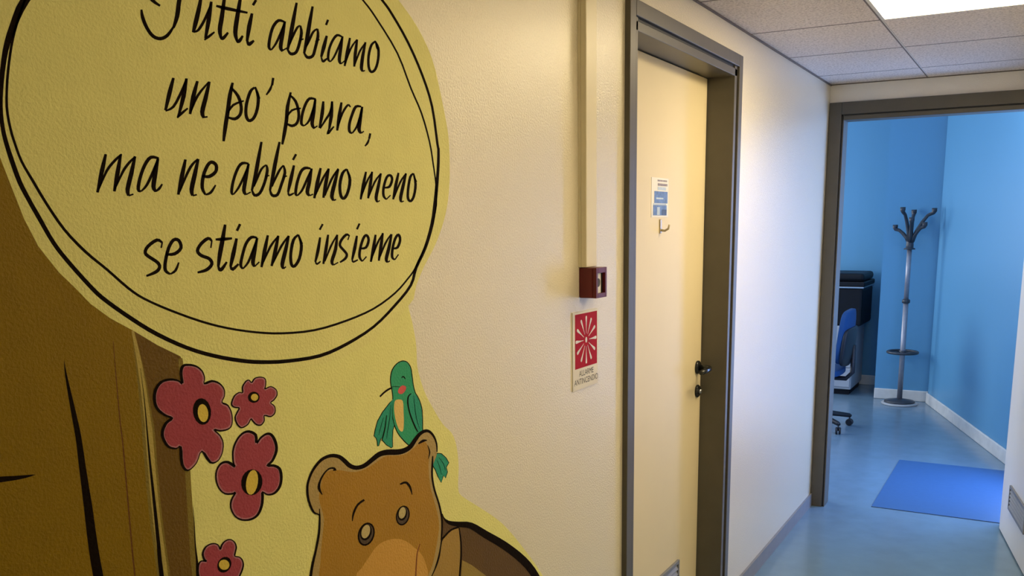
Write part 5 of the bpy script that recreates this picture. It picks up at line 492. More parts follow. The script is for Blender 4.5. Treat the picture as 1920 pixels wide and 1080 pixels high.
["flower2","","petal_rim",24,"P",[9861,13532,9880,13546,9902,13571,9930,13589,9971,13594,10018,13594,10060,13587,10096,13577,10126,13560,10146,13537,10150,13502,10143,13460,10135,13427,10124,13408,10112,13398,10115,13393,10147,13398,10196,13409,10242,13410,10284,13394,10325,13369,10354,13341,10368,13312,10370,13280,10363,13251,10344,13227,10316,13206,10289,13188,10259,13177,10230,13169,10218,13156,10236,13137,10270,13113,10296,13086,10305,13052,10305,13015,10295,12984,10271,12962,10236,12945,10197,12939,10152,12952,10103,12974,10068,12983,10059,12964,10063,12932,10060,12903,10042,12879,10017,12859,9989,12848,9958,12848,9924,12858,9893,12873,9865,12897,9840,12926,9819,12950,9808,12967,9801,12979,9790,12980,9772,12962,9749,12932,9719,12908,9679,12893,9632,12883,9591,12884,9559,12902,9533,12930,9513,12961,9496,12994,9486,13031,9484,13064,9497,13091,9518,13116,9538,13138,9556,13158,9573,13177,9575,13192,9552,13202,9516,13210,9485,13220,9462,13235,9443,13253,9437,13277,9449,13312,9474,13353,9502,13386,9532,13405,9567,13417,9598,13423,9625,13420,9649,13410,9667,13412,9672,13435,9670,13469,9676,13501,9697,13529,9726,13555,9754,13573,9777,13581,9798,13581,9817,13576,9832,13561,9845,13541]],
["petals","flower2","petal",34,"P",[9871,13505,9908,13527,9929,13551,9948,13564,9978,13567,10019,13566,10054,13561,10082,13553,10102,13542,10111,13532,10114,13507,10107,13468,10100,13438,10092,13425,10078,13412,10121,13365,10161,13371,10206,13381,10240,13382,10267,13371,10301,13350,10322,13330,10331,13311,10332,13286,10327,13265,10313,13247,10289,13228,10265,13212,10240,13203,10207,13193,10181,13157,10211,13120,10244,13096,10262,13078,10268,13054,10268,13023,10261,13000,10244,12985,10217,12972,10194,12968,10163,12977,10114,13000,10052,13010,10022,12971,10027,12937,10025,12915,10012,12899,9992,12883,9975,12875,9958,12876,9934,12883,9913,12893,9891,12912,9868,12939,9849,12961,9839,12975,9823,12998,9766,13003,9742,12980,9720,12951,9696,12931,9662,12919,9622,12910,9596,12911,9581,12920,9561,12942,9543,12969,9529,12998,9519,13030,9518,13056,9527,13076,9547,13098,9567,13120,9585,13140,9604,13163,9603,13204,9560,13227,9522,13235,9498,13243,9483,13253,9473,13262,9470,13271,9481,13299,9503,13337,9528,13366,9553,13382,9581,13391,9604,13396,9619,13394,9646,13384,9696,13394,9706,13430,9704,13464,9708,13489,9726,13511,9752,13535,9775,13550,9788,13555,9796,13554,9799,13555,9803,13549,9818,13526]],
["petal_outline","flower2","ink",35,"S",[[9869,13526,9853,13539,9890,13539,9870,13553,9912,13563,9892,13578,9936,13580,9924,13597,9973,13586,9969,13603,10018,13585,10018,13602,10059,13580,10062,13595,10092,13570,10100,13583,10120,13555,10133,13565,10137,13536,10155,13539,10140,13503,10160,13501,10133,13463,10153,13458,10125,13430,10145,13424,10115,13413,10134,13403,10102,13402,10122,13394,10117,13384,10114,13402,10152,13389,10143,13407,10199,13400,10192,13417,10241,13402,10243,13418,10280,13388,10289,13401,10318,13364,10332,13374,10346,13338,10363,13344,10358,13312,10378,13312,10359,13282,10380,13278,10352,13255,10373,13247,10335,13233,10353,13221,10307,13213,10325,13199,10281,13196,10296,13180,10253,13185,10266,13168,10223,13177,10238,13161,10208,13157,10228,13156,10229,13132,10243,13142,10263,13108,10277,13118,10287,13084,10305,13088,10295,13052,10315,13051,10295,13017,10316,13013,10285,12989,10305,12979,10262,12969,10279,12954,10230,12954,10242,12937,10196,12949,10198,12929,10156,12962,10148,12942,10107,12984,10099,12965,10062,12992,10073,12974,10048,12966,10069,12962,10053,12933,10073,12931,10050,12906,10070,12899,10033,12886,10051,12873,10009,12867,10024,12852,9984,12857,9993,12838,9958,12859,9957,12838,9928,12867,9920,12848,9901,12881,9885,12865,9875,12903,9855,12891,9851,12931,9828,12921,9831,12954,9808,12945,9820,12970,9795,12964,9810,12987,9793,12972,9783,12987,9798,12973,9763,12967,9781,12956,9740,12938,9758,12926,9712,12915,9727,12900,9673,12901,9684,12884,9628,12893,9635,12873,9592,12894,9589,12875,9568,12909,9550,12895,9544,12935,9522,12925,9525,12964,9500,12958,9509,12996,9484,12993,9499,13030,9473,13031,9497,13060,9471,13067,9508,13085,9486,13097,9529,13109,9508,13122,9549,13132,9528,13145,9567,13152,9546,13165,9584,13171,9561,13182,9586,13197,9563,13187,9555,13212,9549,13193,9519,13219,9514,13200,9490,13229,9480,13212,9470,13242,9453,13228,9455,13257,9431,13250,9450,13275,9424,13279,9461,13307,9437,13317,9485,13347,9463,13358,9511,13379,9492,13393,9539,13397,9525,13413,9571,13409,9562,13426,9600,13415,9596,13432,9623,13412,9627,13427,9648,13402,9650,13418,9677,13405,9656,13418,9685,13433,9658,13437,9683,13467,9657,13471,9688,13497,9663,13506,9708,13523,9687,13535,9735,13548,9717,13562,9761,13566,9746,13581,9780,13573,9773,13590,9797,13573,9798,13589,9812,13570,9822,13582,9824,13558,9840,13564,9838,13537,9852,13545,9855,13526,9866,13539]]],
["center_ring","flower2","ink",43,"P",[9997,13283,9987,13254,9963,13232,9930,13218,9890,13215,9850,13222,9812,13239,9783,13263,9766,13293,9762,13323,9771,13351,9794,13373,9827,13387,9866,13391,9907,13384,9944,13367,9974,13343,9992,13313]],
["flower_center","flower2","pollen",49,"P",[9967,13288,9961,13270,9947,13256,9926,13247,9902,13245,9876,13249,9853,13260,9835,13275,9824,13293,9822,13313,9828,13330,9842,13344,9862,13353,9887,13355,9912,13351,9935,13341,9953,13325,9965,13307]],
["flower3","","petal_rim",25,"P",[9869,12589,9865,12619,9870,12670,9861,12716,9826,12750,9778,12779,9728,12798,9682,12805,9635,12801,9589,12788,9544,12764,9500,12731,9462,12693,9432,12652,9408,12606,9391,12556,9382,12499,9381,12439,9383,12390,9394,12354,9408,12329,9406,12323,9375,12347,9329,12390,9281,12422,9237,12435,9191,12438,9150,12430,9114,12411,9082,12382,9058,12347,9043,12308,9036,12264,9035,12217,9042,12169,9055,12118,9076,12071,9103,12029,9137,11990,9177,11960,9227,11939,9282,11927,9326,11919,9355,11921,9372,11926,9375,11922,9353,11899,9317,11865,9288,11829,9273,11793,9265,11753,9266,11711,9279,11664,9300,11614,9329,11569,9365,11530,9408,11496,9457,11468,9513,11446,9574,11431,9633,11423,9685,11424,9735,11433,9779,11452,9816,11484,9848,11526,9873,11570,9890,11616,9900,11664,9907,11706,9908,11742,9906,11771,9915,11784,9939,11771,9973,11741,10013,11717,10059,11705,10111,11698,10161,11702,10207,11719,10252,11747,10287,11783,10312,11828,10327,11882,10334,11934,10333,11984,10324,12032,10304,12073,10270,12105,10226,12131,10182,12151,10132,12164,10081,12171,10057,12181,10077,12194,10124,12210,10168,12235,10206,12274,10243,12323,10267,12373,10275,12422,10271,12472,10259,12520,10241,12567,10215,12613,10186,12648,10156,12669,10122,12681,10085,12685,10043,12679,9997,12665,9957,12649,9922,12624,9891,12596]],
["petals","flower3","petal",36,"P",[9838,12568,9820,12627,9825,12676,9820,12707,9799,12726,9760,12750,9722,12764,9688,12769,9651,12767,9614,12756,9574,12735,9534,12705,9499,12669,9471,12631,9449,12588,9433,12543,9425,12490,9424,12432,9426,12387,9435,12359,9449,12333,9388,12295,9347,12326,9303,12367,9266,12392,9236,12400,9202,12403,9172,12398,9144,12383,9117,12358,9096,12328,9083,12294,9077,12254,9076,12212,9082,12167,9095,12120,9113,12079,9136,12043,9165,12011,9194,11988,9232,11973,9282,11962,9320,11955,9338,11956,9359,11962,9413,11898,9389,11872,9353,11839,9327,11807,9314,11776,9307,11742,9309,11707,9319,11666,9339,11621,9363,11582,9393,11551,9429,11522,9469,11499,9517,11481,9572,11467,9623,11461,9668,11462,9710,11469,9745,11485,9777,11512,9806,11551,9829,11592,9845,11634,9854,11679,9861,11719,9862,11751,9861,11785,9903,11822,9964,11796,9999,11767,10025,11750,10058,11742,10100,11736,10138,11739,10175,11753,10214,11777,10244,11808,10265,11848,10280,11898,10286,11946,10285,11990,10277,12031,10263,12060,10242,12081,10207,12101,10172,12117,10131,12128,10079,12135,10011,12185,10048,12228,10094,12243,10132,12264,10165,12300,10199,12345,10221,12390,10227,12431,10224,12476,10213,12519,10197,12561,10174,12601,10152,12628,10135,12640,10118,12646,10096,12648,10063,12644,10023,12631,9988,12617,9957,12595,9924,12566]],
["petal_outline","flower3","ink",37,"S",[[9898,12587,9840,12591,9894,12614,9836,12624,9899,12666,9841,12674,9888,12722,9834,12710,9844,12765,9809,12735,9788,12797,9767,12761,9732,12817,9724,12779,9679,12823,9685,12786,9627,12818,9642,12785,9578,12802,9600,12774,9531,12776,9556,12753,9487,12741,9513,12721,9449,12702,9476,12684,9418,12659,9446,12644,9394,12611,9422,12600,9377,12561,9404,12552,9369,12502,9396,12496,9368,12441,9395,12437,9370,12391,9396,12389,9382,12353,9406,12355,9396,12328,9420,12330,9416,12340,9395,12306,9393,12361,9358,12334,9345,12404,9312,12375,9290,12439,9272,12404,9237,12453,9237,12416,9186,12455,9197,12420,9140,12445,9160,12416,9102,12423,9126,12400,9069,12391,9095,12373,9045,12354,9071,12341,9030,12313,9056,12303,9023,12267,9049,12261,9022,12219,9048,12216,9029,12169,9054,12168,9044,12117,9067,12118,9065,12068,9087,12073,9093,12024,9113,12033,9129,11984,9146,11997,9171,11950,9183,11970,9225,11926,9229,11952,9282,11913,9282,11941,9329,11904,9323,11935,9363,11903,9347,11938,9378,11910,9366,11943,9361,11930,9389,11913,9340,11909,9367,11889,9303,11875,9330,11856,9274,11837,9302,11821,9259,11798,9287,11787,9251,11757,9278,11750,9253,11713,9279,11710,9266,11664,9291,11665,9289,11612,9312,11616,9319,11564,9340,11573,9356,11523,9374,11536,9401,11487,9415,11505,9452,11456,9461,11479,9511,11433,9514,11460,9575,11415,9573,11446,9637,11407,9628,11440,9694,11406,9677,11442,9748,11415,9722,11452,9797,11435,9760,11470,9839,11468,9794,11501,9873,11512,9823,11541,9900,11557,9846,11583,9918,11605,9862,11627,9929,11655,9871,11674,9936,11698,9878,11714,9938,11735,9879,11748,9935,11762,9878,11780,9920,11767,9909,11801,9930,11763,9947,11779,9965,11733,9982,11750,10009,11705,10017,11729,10060,11689,10059,11720,10116,11681,10106,11715,10172,11683,10149,11720,10225,11700,10190,11737,10273,11729,10230,11764,10313,11767,10262,11798,10340,11816,10283,11841,10357,11873,10297,11892,10365,11927,10303,11942,10364,11980,10302,11988,10354,12032,10293,12031,10330,12081,10277,12065,10287,12120,10252,12090,10237,12149,10214,12113,10187,12171,10176,12132,10132,12184,10131,12144,10083,12191,10080,12151,10087,12179,10028,12183,10093,12176,10062,12212,10139,12192,10108,12228,10189,12218,10148,12251,10230,12260,10182,12289,10269,12310,10216,12337,10296,12363,10238,12384,10305,12417,10245,12428,10302,12470,10240,12474,10290,12521,10229,12519,10270,12571,10212,12563,10242,12620,10189,12605,10208,12660,10165,12635,10168,12687,10143,12652,10124,12701,10120,12662,10079,12703,10090,12666,10033,12695,10052,12663,9986,12680,10009,12650,9944,12662,9970,12636,9908,12634,9936,12613,9878,12608,9904,12584,9854,12611,9884,12567]]],
["center_ring","flower3","ink",44,"P",[9921,11917,9887,11856,9832,11812,9763,11791,9688,11795,9616,11824,9556,11873,9514,11936,9497,12007,9504,12076,9536,12136,9589,12180,9657,12202,9731,12200,9804,12173,9866,12125,9909,12061,9928,11988]],
["flower_center","flower3","pollen",50,"P",[9829,11953,9802,11892,9765,11844,9722,11815,9678,11808,9638,11824,9608,11860,9590,11913,9587,11975,9600,12040,9626,12100,9662,12147,9705,12177,9749,12185,9789,12170,9820,12134,9838,12082,9841,12019]],
["flower4","","petal_rim",26,"P",[9001,11143,8993,11158,8986,11187,8975,11214,8957,11233,8936,11249,8912,11262,8887,11272,8859,11279,8831,11281,8802,11281,8773,11276,8748,11267,8726,11254,8707,11236,8693,11217,8684,11199,8679,11181,8679,11160,8684,11132,8693,11101,8703,11076,8717,11061,8731,11052,8733,11049,8711,11058,8677,11073,8646,11082,8626,11080,8609,11071,8595,11058,8585,11041,8578,11020,8573,10998,8569,10976,8566,10954,8566,10932,8566,10910,8567,10887,8574,10860,8587,10826,8605,10789,8628,10758,8661,10737,8699,10722,8730,10714,8747,10717,8756,10725,8764,10722,8771,10697,8776,10659,8787,10623,8807,10589,8833,10557,8862,10532,8894,10517,8929,10509,8961,10509,8989,10518,9015,10535,9034,10553,9043,10573,9046,10593,9057,10601,9084,10586,9119,10558,9155,10537,9188,10529,9222,10527,9251,10531,9269,10540,9283,10556,9300,10578,9326,10608,9357,10644,9382,10679,9399,10707,9411,10734,9417,10760,9416,10790,9409,10819,9398,10846,9383,10870,9364,10890,9342,10908,9315,10923,9286,10934,9266,10948,9264,10966,9272,10986,9281,11008,9290,11030,9301,11053,9306,11078,9304,11104,9298,11130,9287,11155,9272,11177,9253,11198,9232,11215,9211,11228,9189,11238,9166,11243,9139,11244,9112,11240,9087,11234,9066,11223,9048,11210,9032,11195,9020,11174,9010,11152]],
["petals","flower4","petal",38,"P",[8995,11114,8959,11158,8951,11187,8944,11205,8935,11214,8921,11225,8904,11235,8884,11242,8862,11247,8840,11250,8816,11249,8791,11245,8770,11239,8753,11227,8737,11212,8725,11196,8718,11182,8714,11169,8714,11153,8718,11130,8726,11102,8733,11084,8737,11080,8748,11074,8731,11019,8705,11029,8672,11044,8652,11051,8644,11049,8635,11044,8625,11035,8618,11022,8612,11004,8607,10983,8603,10963,8601,10943,8600,10922,8600,10901,8602,10882,8607,10860,8619,10829,8634,10797,8649,10777,8669,10764,8701,10753,8724,10746,8724,10747,8736,10756,8796,10727,8806,10692,8811,10655,8820,10626,8836,10600,8857,10573,8876,10556,8896,10547,8921,10542,8944,10542,8964,10549,8986,10563,9002,10577,9007,10590,9011,10614,9052,10634,9099,10610,9135,10582,9160,10567,9182,10562,9208,10560,9229,10563,9239,10569,9249,10581,9267,10603,9293,10633,9323,10669,9347,10702,9363,10729,9373,10752,9378,10774,9378,10797,9372,10821,9364,10841,9354,10857,9339,10872,9326,10884,9306,10894,9274,10907,9235,10939,9227,10980,9236,11005,9245,11026,9254,11049,9264,11071,9268,11090,9267,11109,9262,11131,9254,11149,9243,11165,9229,11180,9213,11193,9199,11202,9186,11208,9171,11211,9152,11212,9130,11209,9109,11203,9092,11195,9077,11184,9064,11172,9054,11155,9044,11131]],
["petal_outline","flower4","ink",39,"S",[[9011,11144,8992,11141,9005,11158,8982,11158,8997,11187,8975,11187,8984,11217,8965,11211,8964,11238,8951,11227,8940,11256,8932,11242,8915,11270,8910,11254,8888,11281,8886,11263,8858,11288,8860,11269,8829,11291,8834,11271,8798,11291,8807,11270,8767,11286,8779,11266,8739,11278,8756,11257,8715,11263,8736,11244,8695,11245,8719,11226,8680,11225,8706,11208,8670,11207,8698,11192,8664,11187,8695,11176,8663,11163,8695,11157,8667,11133,8700,11131,8677,11101,8709,11101,8687,11072,8718,11080,8706,11051,8727,11071,8722,11040,8740,11063,8733,11058,8732,11040,8713,11066,8709,11049,8678,11081,8675,11064,8645,11092,8648,11072,8619,11090,8632,11069,8599,11081,8619,11061,8583,11068,8607,11049,8571,11049,8599,11033,8563,11027,8593,11013,8558,11004,8588,10991,8553,10982,8584,10971,8551,10960,8582,10949,8550,10936,8582,10927,8550,10913,8582,10906,8551,10889,8584,10884,8558,10860,8590,10860,8571,10825,8603,10828,8590,10785,8620,10793,8617,10748,8639,10768,8657,10723,8665,10751,8698,10707,8700,10738,8734,10698,8727,10730,8758,10703,8737,10730,8766,10711,8747,10740,8748,10720,8780,10725,8754,10699,8788,10694,8759,10661,8793,10657,8771,10621,8804,10624,8793,10584,8822,10595,8821,10548,8846,10565,8854,10519,8869,10545,8893,10501,8895,10532,8933,10493,8925,10525,8969,10493,8953,10524,9001,10504,8978,10532,9027,10523,9002,10547,9048,10543,9021,10563,9056,10566,9029,10579,9059,10585,9032,10601,9059,10585,9054,10618,9075,10574,9092,10599,9111,10546,9128,10571,9151,10522,9158,10552,9192,10512,9185,10545,9229,10510,9215,10543,9261,10515,9241,10546,9282,10528,9257,10552,9297,10546,9269,10566,9314,10567,9286,10588,9340,10597,9313,10618,9371,10634,9343,10654,9396,10669,9368,10688,9413,10699,9385,10716,9425,10727,9397,10741,9431,10756,9403,10765,9429,10787,9403,10792,9421,10819,9397,10820,9409,10848,9388,10845,9392,10873,9374,10866,9371,10895,9357,10885,9347,10915,9337,10902,9317,10931,9312,10914,9289,10942,9282,10927,9276,10951,9257,10945,9278,10961,9251,10971,9286,10979,9258,10994,9295,11000,9267,11015,9304,11022,9276,11037,9315,11047,9287,11060,9320,11074,9292,11082,9317,11102,9292,11105,9310,11130,9286,11130,9298,11157,9277,11153,9281,11181,9264,11174,9260,11203,9246,11193,9238,11222,9227,11209,9215,11236,9208,11221,9190,11247,9188,11229,9164,11253,9167,11234,9135,11254,9144,11234,9106,11251,9118,11230,9080,11244,9095,11223,9057,11234,9076,11213,9037,11220,9059,11200,9019,11205,9045,11186,9005,11182,9034,11166,8996,11160,9024,11143,8992,11150,9010,11135]]],
["center_ring","flower4","ink",45,"P",[9156,10796,9120,10772,9076,10761,9029,10766,8985,10784,8950,10814,8926,10853,8918,10895,8925,10935,8948,10970,8983,10994,9026,11005,9073,11001,9117,10983,9154,10953,9178,10914,9187,10872,9179,10831]],
["flower_center","flower4","pollen",51,"P",[9131,10815,9108,10801,9077,10798,9043,10805,9010,10821,8981,10845,8961,10874,8950,10904,8952,10932,8964,10954,8987,10968,9017,10971,9051,10965,9084,10949,9113,10925,9134,10896,9145,10865,9144,10837]],
["bird","","ink",11,"P",[13224,12965,13220,13010,13219,13053,13225,13097,13239,13145,13259,13195,13289,13239,13331,13277,13381,13309,13435,13334,13491,13352,13552,13362,13612,13365,13670,13357,13726,13341,13777,13315,13820,13280,13856,13238,13884,13191,13900,13140,13908,13086,13915,13031,13923,12973,13931,12912,13941,12854,13955,12798,13972,12744,13993,12693,14024,12650,14061,12608,14097,12559,14130,12498,14161,12431,14184,12364,14195,12303,14198,12244,14199,12182,14199,12110,14197,12035,14192,11964,14194,11905,14193,11847,14163,11786,14084,11709,13979,11630,13883,11584,13804,11598,13749,11646,13700,11695,13645,11737,13586,11786,13528,11840,13468,11899,13408,11963,13355,12032,13312,12108,13276,12188,13249,12266,13234,12339,13228,12410,13228,12480,13237,12550,13253,12619,13263,12680,13265,12727,13263,12767,13258,12810,13248,12860,13234,12914]],
["bird_body","bird","green",19,"P",[13251,12963,13246,13007,13245,13049,13251,13091,13265,13138,13285,13186,13314,13229,13353,13264,13401,13295,13452,13319,13505,13335,13561,13345,13615,13347,13666,13341,13715,13326,13758,13304,13797,13273,13830,13233,13856,13189,13872,13141,13879,13088,13886,13033,13894,12975,13902,12914,13913,12856,13927,12799,13943,12743,13966,12691,13998,12645,14035,12603,14070,12556,14102,12497,14132,12431,14155,12366,14165,12307,14169,12249,14169,12187,14169,12116,14167,12040,14162,11970,14164,11910,14163,11856,14136,11799,14059,11723,13955,11645,13867,11602,13816,11611,13771,11654,13721,11703,13665,11747,13607,11794,13550,11847,13490,11905,13431,11968,13380,12035,13338,12109,13302,12188,13276,12264,13261,12336,13255,12406,13255,12475,13264,12544,13279,12613,13290,12675,13292,12724,13290,12765,13285,12808,13274,12859,13261,12913]],
["wing","bird","ink",12,"P",[13316,12693,13162,12628,12948,12499,12793,12361,12710,12210,12674,12104,12729,12052,12751,11994,12758,11890,12813,11886,12892,12016,12923,11953,13021,11855,13167,11764,13223,11778,13228,11931,13254,12095,13305,12181,13263,12305,13260,12473]],
["wing_fill","bird","green_blue",20,"P",[13295,12691,13179,12617,12966,12488,12813,12352,12731,12203,12695,12101,12747,12055,12772,11992,12779,11889,12793,11896,12876,12028,12941,11958,13035,11863,13175,11776,13201,11785,13206,11936,13232,12102,13283,12186,13241,12307,13238,12478]],
["belly","bird","belly",27,"P",[13353,12645,13378,12651,13410,12652,13443,12649,13474,12643,13503,12636,13533,12627,13558,12612,13577,12587,13586,12549,13588,12501,13587,12448,13586,12394,13586,12338,13586,12277,13584,12217,13579,12165,13573,12118,13565,12075,13554,12040,13539,12019,13517,12013,13489,12018,13461,12035,13434,12060,13408,12097,13383,12145,13360,12199,13341,12250,13326,12300,13316,12352,13308,12402,13303,12447,13302,12485,13303,12520,13307,12550,13313,12577,13319,12600,13326,12619,13337,12635]],
["cheek","bird","cheek",28,"P",[13457,12835,13477,12852,13505,12870,13537,12885,13567,12893,13600,12891,13636,12882,13667,12869,13688,12854,13695,12838,13692,12818,13682,12799,13667,12781,13646,12766,13617,12750,13586,12739,13556,12733,13527,12736,13497,12744,13471,12757,13452,12770,13443,12784,13441,12801,13446,12819]],
["folded_wing","bird","green_blue",29,"P",[13817,12680,13844,12685,13876,12682,13910,12673,13942,12659,13973,12639,14005,12615,14035,12585,14063,12550,14088,12510,14112,12464,14133,12416,14149,12368,14160,12324,14166,12280,14169,12234,14170,12187,14170,12132,14167,12072,14161,12016,14150,11973,14132,11943,14109,11923,14082,11912,14055,11913,14026,11925,13994,11949,13963,11980,13932,12017,13902,12060,13871,12110,13842,12163,13817,12215,13796,12267,13778,12321,13764,12373,13752,12421,13744,12465,13738,12506,13736,12543,13741,12577,13752,12610,13770,12640,13792,12664]],
["bird_line","bird","ink",40,"S",[[13842,12701,13856,12686,13813,12695,13829,12678,13770,12684,13795,12665,13734,12660,13770,12645,13716,12622,13757,12611,13708,12575,13749,12567,13708,12525,13748,12519,13714,12473,13754,12470,13727,12419,13766,12417,13744,12361,13784,12361,13767,12300,13806,12300,13795,12235,13834,12236,13827,12170,13865,12172,13865,12099,13903,12102,13906,12027,13945,12030,13943,11969,13980,11973,13972,11932,14003,11938,13996,11910,14020,11917,14011,11897,14031,11903],[13920,12643,13930,12641,13922,12582,13934,12581,13925,12495,13940,12493,13933,12407,13950,12405,13945,12325,13963,12324,13961,12242,13979,12241,13981,12163,13998,12162,14011,12081,14025,12081,14044,12003,14056,12003,14068,11949,14078,11948],[13577,13035,13560,13045,13589,13040,13569,13053,13604,13047,13583,13065,13612,13049,13606,13072,13615,13046,13634,13064,13627,13039,13653,13052,13639,13030,13668,13039,13649,13020,13678,13024,13659,13007,13683,13010,13666,12998,13686,13000],[13279,12905,13284,12890,13257,12908,13264,12887,13223,12912,13236,12883,13181,12910,13203,12876,13133,12902,13160,12867,13080,12889,13110,12855,13028,12872,13060,12841,12974,12850,13007,12821,12921,12825,12954,12798,12885,12807,12917,12781],[13253,12921,13254,12928,13283,12915,13284,12924,13326,12907,13327,12918,13371,12899,13372,12911,13419,12891,13421,12902,13469,12882,13471,12891,13505,12876,13506,12883],[13061,12418,13079,12413,13044,12361,13066,12355,13020,12281,13047,12273,12996,12207,13026,12198,12972,12150,13004,12139,12948,12098,12979,12087,12927,12054,12956,12043,12909,12018,12935,12007,12894,11989,12914,11980,12883,11969,12901,11962],[13195,12580,13204,12578,13183,12513,13194,12510,13165,12417,13178,12414,13144,12327,13160,12323,13120,12251,13136,12246,13093,12180,13109,12175,13070,12116,13086,12112,13054,12058,13067,12054,13042,12008,13053,12004,13034,11973,13043,11970],[12977,12397,12986,12393,12949,12353,12960,12349,12910,12291,12923,12285,12875,12231,12890,12226,12848,12179,12862,12174,12826,12130,12837,12126,12811,12095,12819,12092]]],
["tail","bird","ink",13,"P",[14534,11315,14640,11339,14791,11295,14957,11164,15051,11036,14949,10959,14992,10850,14906,10736,14840,10811,14742,10677,14623,10840,14539,11001,14452,11123]],
["tail_fill","bird","green_blue",21,"P",[14558,11304,14646,11322,14778,11284,14936,11159,15024,11042,14923,10968,14965,10858,14890,10752,14821,10826,14737,10694,14647,10840,14563,11001,14478,11117]],
["tail_line","bird","ink",30,"S",[[14607,11196,14618,11196,14628,11156,14642,11156,14659,11097,14676,11097,14687,11037,14707,11036,14712,10971,14731,10969,14736,10902,14750,10900,14752,10853,14764,10852],[14680,11234,14690,11236,14723,11187,14735,11190,14782,11121,14798,11123,14832,11057,14851,11058,14862,10999,14881,10998,14884,10941,14899,10940,14898,10901,14911,10900]]],
["bear","","bear_dark",22,"P",[14706,9955,14756,9984,14891,9808,15181,9668,15740,9493,16377,9112,17290,8524,18027,7946,18676,7234,19222,6440,19495,5408,19459,3528,14147,6161,14252,7906]],
["bear_back_light","bear","bear_olive",31,"P",[15416,8786,15800,8531,16442,8021,16994,7128,16903,4795,15175,5652,15343,8386]],
["back_outline","bear","ink",46,"S",[[14725,10029,14743,10026,14733,9996,14760,9993,14748,9948,14785,9947,14776,9896,14823,9902,14819,9843,14875,9862,14878,9785,14939,9822,14961,9725,15013,9786,15067,9669,15103,9752,15187,9616,15216,9714,15319,9561,15342,9672,15463,9508,15479,9632,15605,9458,15644,9582,15744,9393,15838,9501,15898,9294,16040,9386,16079,9164,16243,9253,16292,9014,16458,9112,16537,8853,16705,8960,16801,8682,16983,8786,17067,8499,17272,8595,17345,8297,17571,8383,17630,8081,17877,8154,17890,7868,18162,7923,18107,7673,18403,7704,18297,7482,18613,7488,18476,7276,18811,7252,18666,7006,19013,6959,18849,6711,19197,6653,18979,6498,19325,6437]]],
["bear_arm","bear","bear_arm",41,"P",[14703,9480,14877,9556,15077,9588,15326,9535,15374,9281,15367,8833,15296,8464,15204,7211,14051,7696,14235,8787,14514,9122]],
["arm_line","bear","ink",47,"S",[[15308,9554,15346,9545,15322,9461,15368,9451,15341,9328,15398,9315,15353,9197,15417,9179,15353,9080,15420,9059,15346,8963,15412,8940,15334,8845,15399,8821,15315,8733,15380,8708,15289,8620,15355,8594,15263,8477,15328,8451,15237,8259,15294,8236,15210,8010,15256,7992,15191,7833,15230,7817],[15318,9581,15337,9535,15237,9591,15257,9545,15122,9603,15146,9558,15009,9605,15044,9560,14913,9588,14957,9545,14825,9561,14873,9519,14754,9536,14801,9493,14703,9524,14752,9479,14659,9510,14723,9468,14622,9469,14694,9434,14590,9383,14662,9353,14563,9274,14631,9246,14532,9178,14596,9149,14494,9108,14556,9076,14452,9049,14513,9015,14405,8994,14464,8958,14353,8944,14411,8906,14297,8897,14354,8859,14232,8839,14289,8802,14145,8756,14203,8719,14052,8664,14109,8627,13986,8599,14042,8562]]],
["bear_head","bear","bear_pale",52,"P",[11145,11008,11122,11050,11085,11079,11045,11106,11010,11142,10982,11190,10956,11245,10933,11302,10916,11355,10904,11405,10897,11454,10894,11502,10895,11546,10898,11586,10903,11624,10914,11660,10930,11698,10954,11739,10983,11782,11017,11823,11057,11862,11102,11898,11153,11933,11207,11963,11262,11986,11319,12000,11378,12008,11438,12010,11496,12006,11553,11997,11610,11982,11663,11962,11712,11939,11755,11913,11792,11883,11826,11851,11859,11821,11889,11793,11915,11766,11942,11740,11975,11716,12013,11693,12055,11670,12100,11650,12148,11635,12200,11625,12255,11620,12312,11618,12368,11621,12421,11630,12473,11644,12526,11660,12579,11676,12632,11691,12685,11708,12739,11722,12794,11731,12849,11734,12905,11732,12964,11727,13029,11718,13105,11704,13189,11685,13273,11665,13348,11651,13408,11642,13459,11637,13506,11635,13554,11635,13604,11638,13654,11643,13702,11652,13747,11666,13789,11686,13828,11712,13866,11739,13904,11764,13944,11788,13982,11812,14022,11834,14063,11851,14107,11863,14153,11872,14198,11876,14242,11876,14283,11871,14322,11861,14360,11847,14397,11827,14434,11802,14471,11770,14505,11735,14536,11697,14562,11659,14586,11618,14605,11575,14618,11528,14625,11475,14627,11418,14622,11360,14610,11308,14585,11265,14549,11227,14513,11188,14484,11143,14463,11090,14447,11033,14436,10971,14433,10906,14436,10838,14447,10767,14463,10692,14485,10613,14516,10529,14555,10440,14595,10350,14629,10263,14655,10182,14677,10102,14694,10026,14706,9955,14712,9892,14712,9835,14708,9781,14703,9726,14695,9672,14685,9620,14672,9567,14656,9510,14639,9448,14620,9382,14597,9315,14569,9249,14535,9180,14494,9110,14452,9043,14411,8984,14380,8943,14354,8915,14319,8880,14260,8821,14181,8719,14086,8588,13968,8461,13819,8369,13636,8311,13427,8273,13196,8266,12948,8298,12668,8378,12363,8497,12068,8633,11811,8767,11590,8900,11391,9040,11219,9180,11082,9315,10985,9449,10920,9586,10877,9714,10845,9820,10827,9899,10825,9958,10833,10008,10843,10060,10856,10115,10874,10169,10896,10221,10917,10273,10939,10324,10963,10374,10987,10425,11010,10480,11035,10540,11061,10604,11085,10669,11105,10736,11123,10806,11139,10879,11149,10949]],
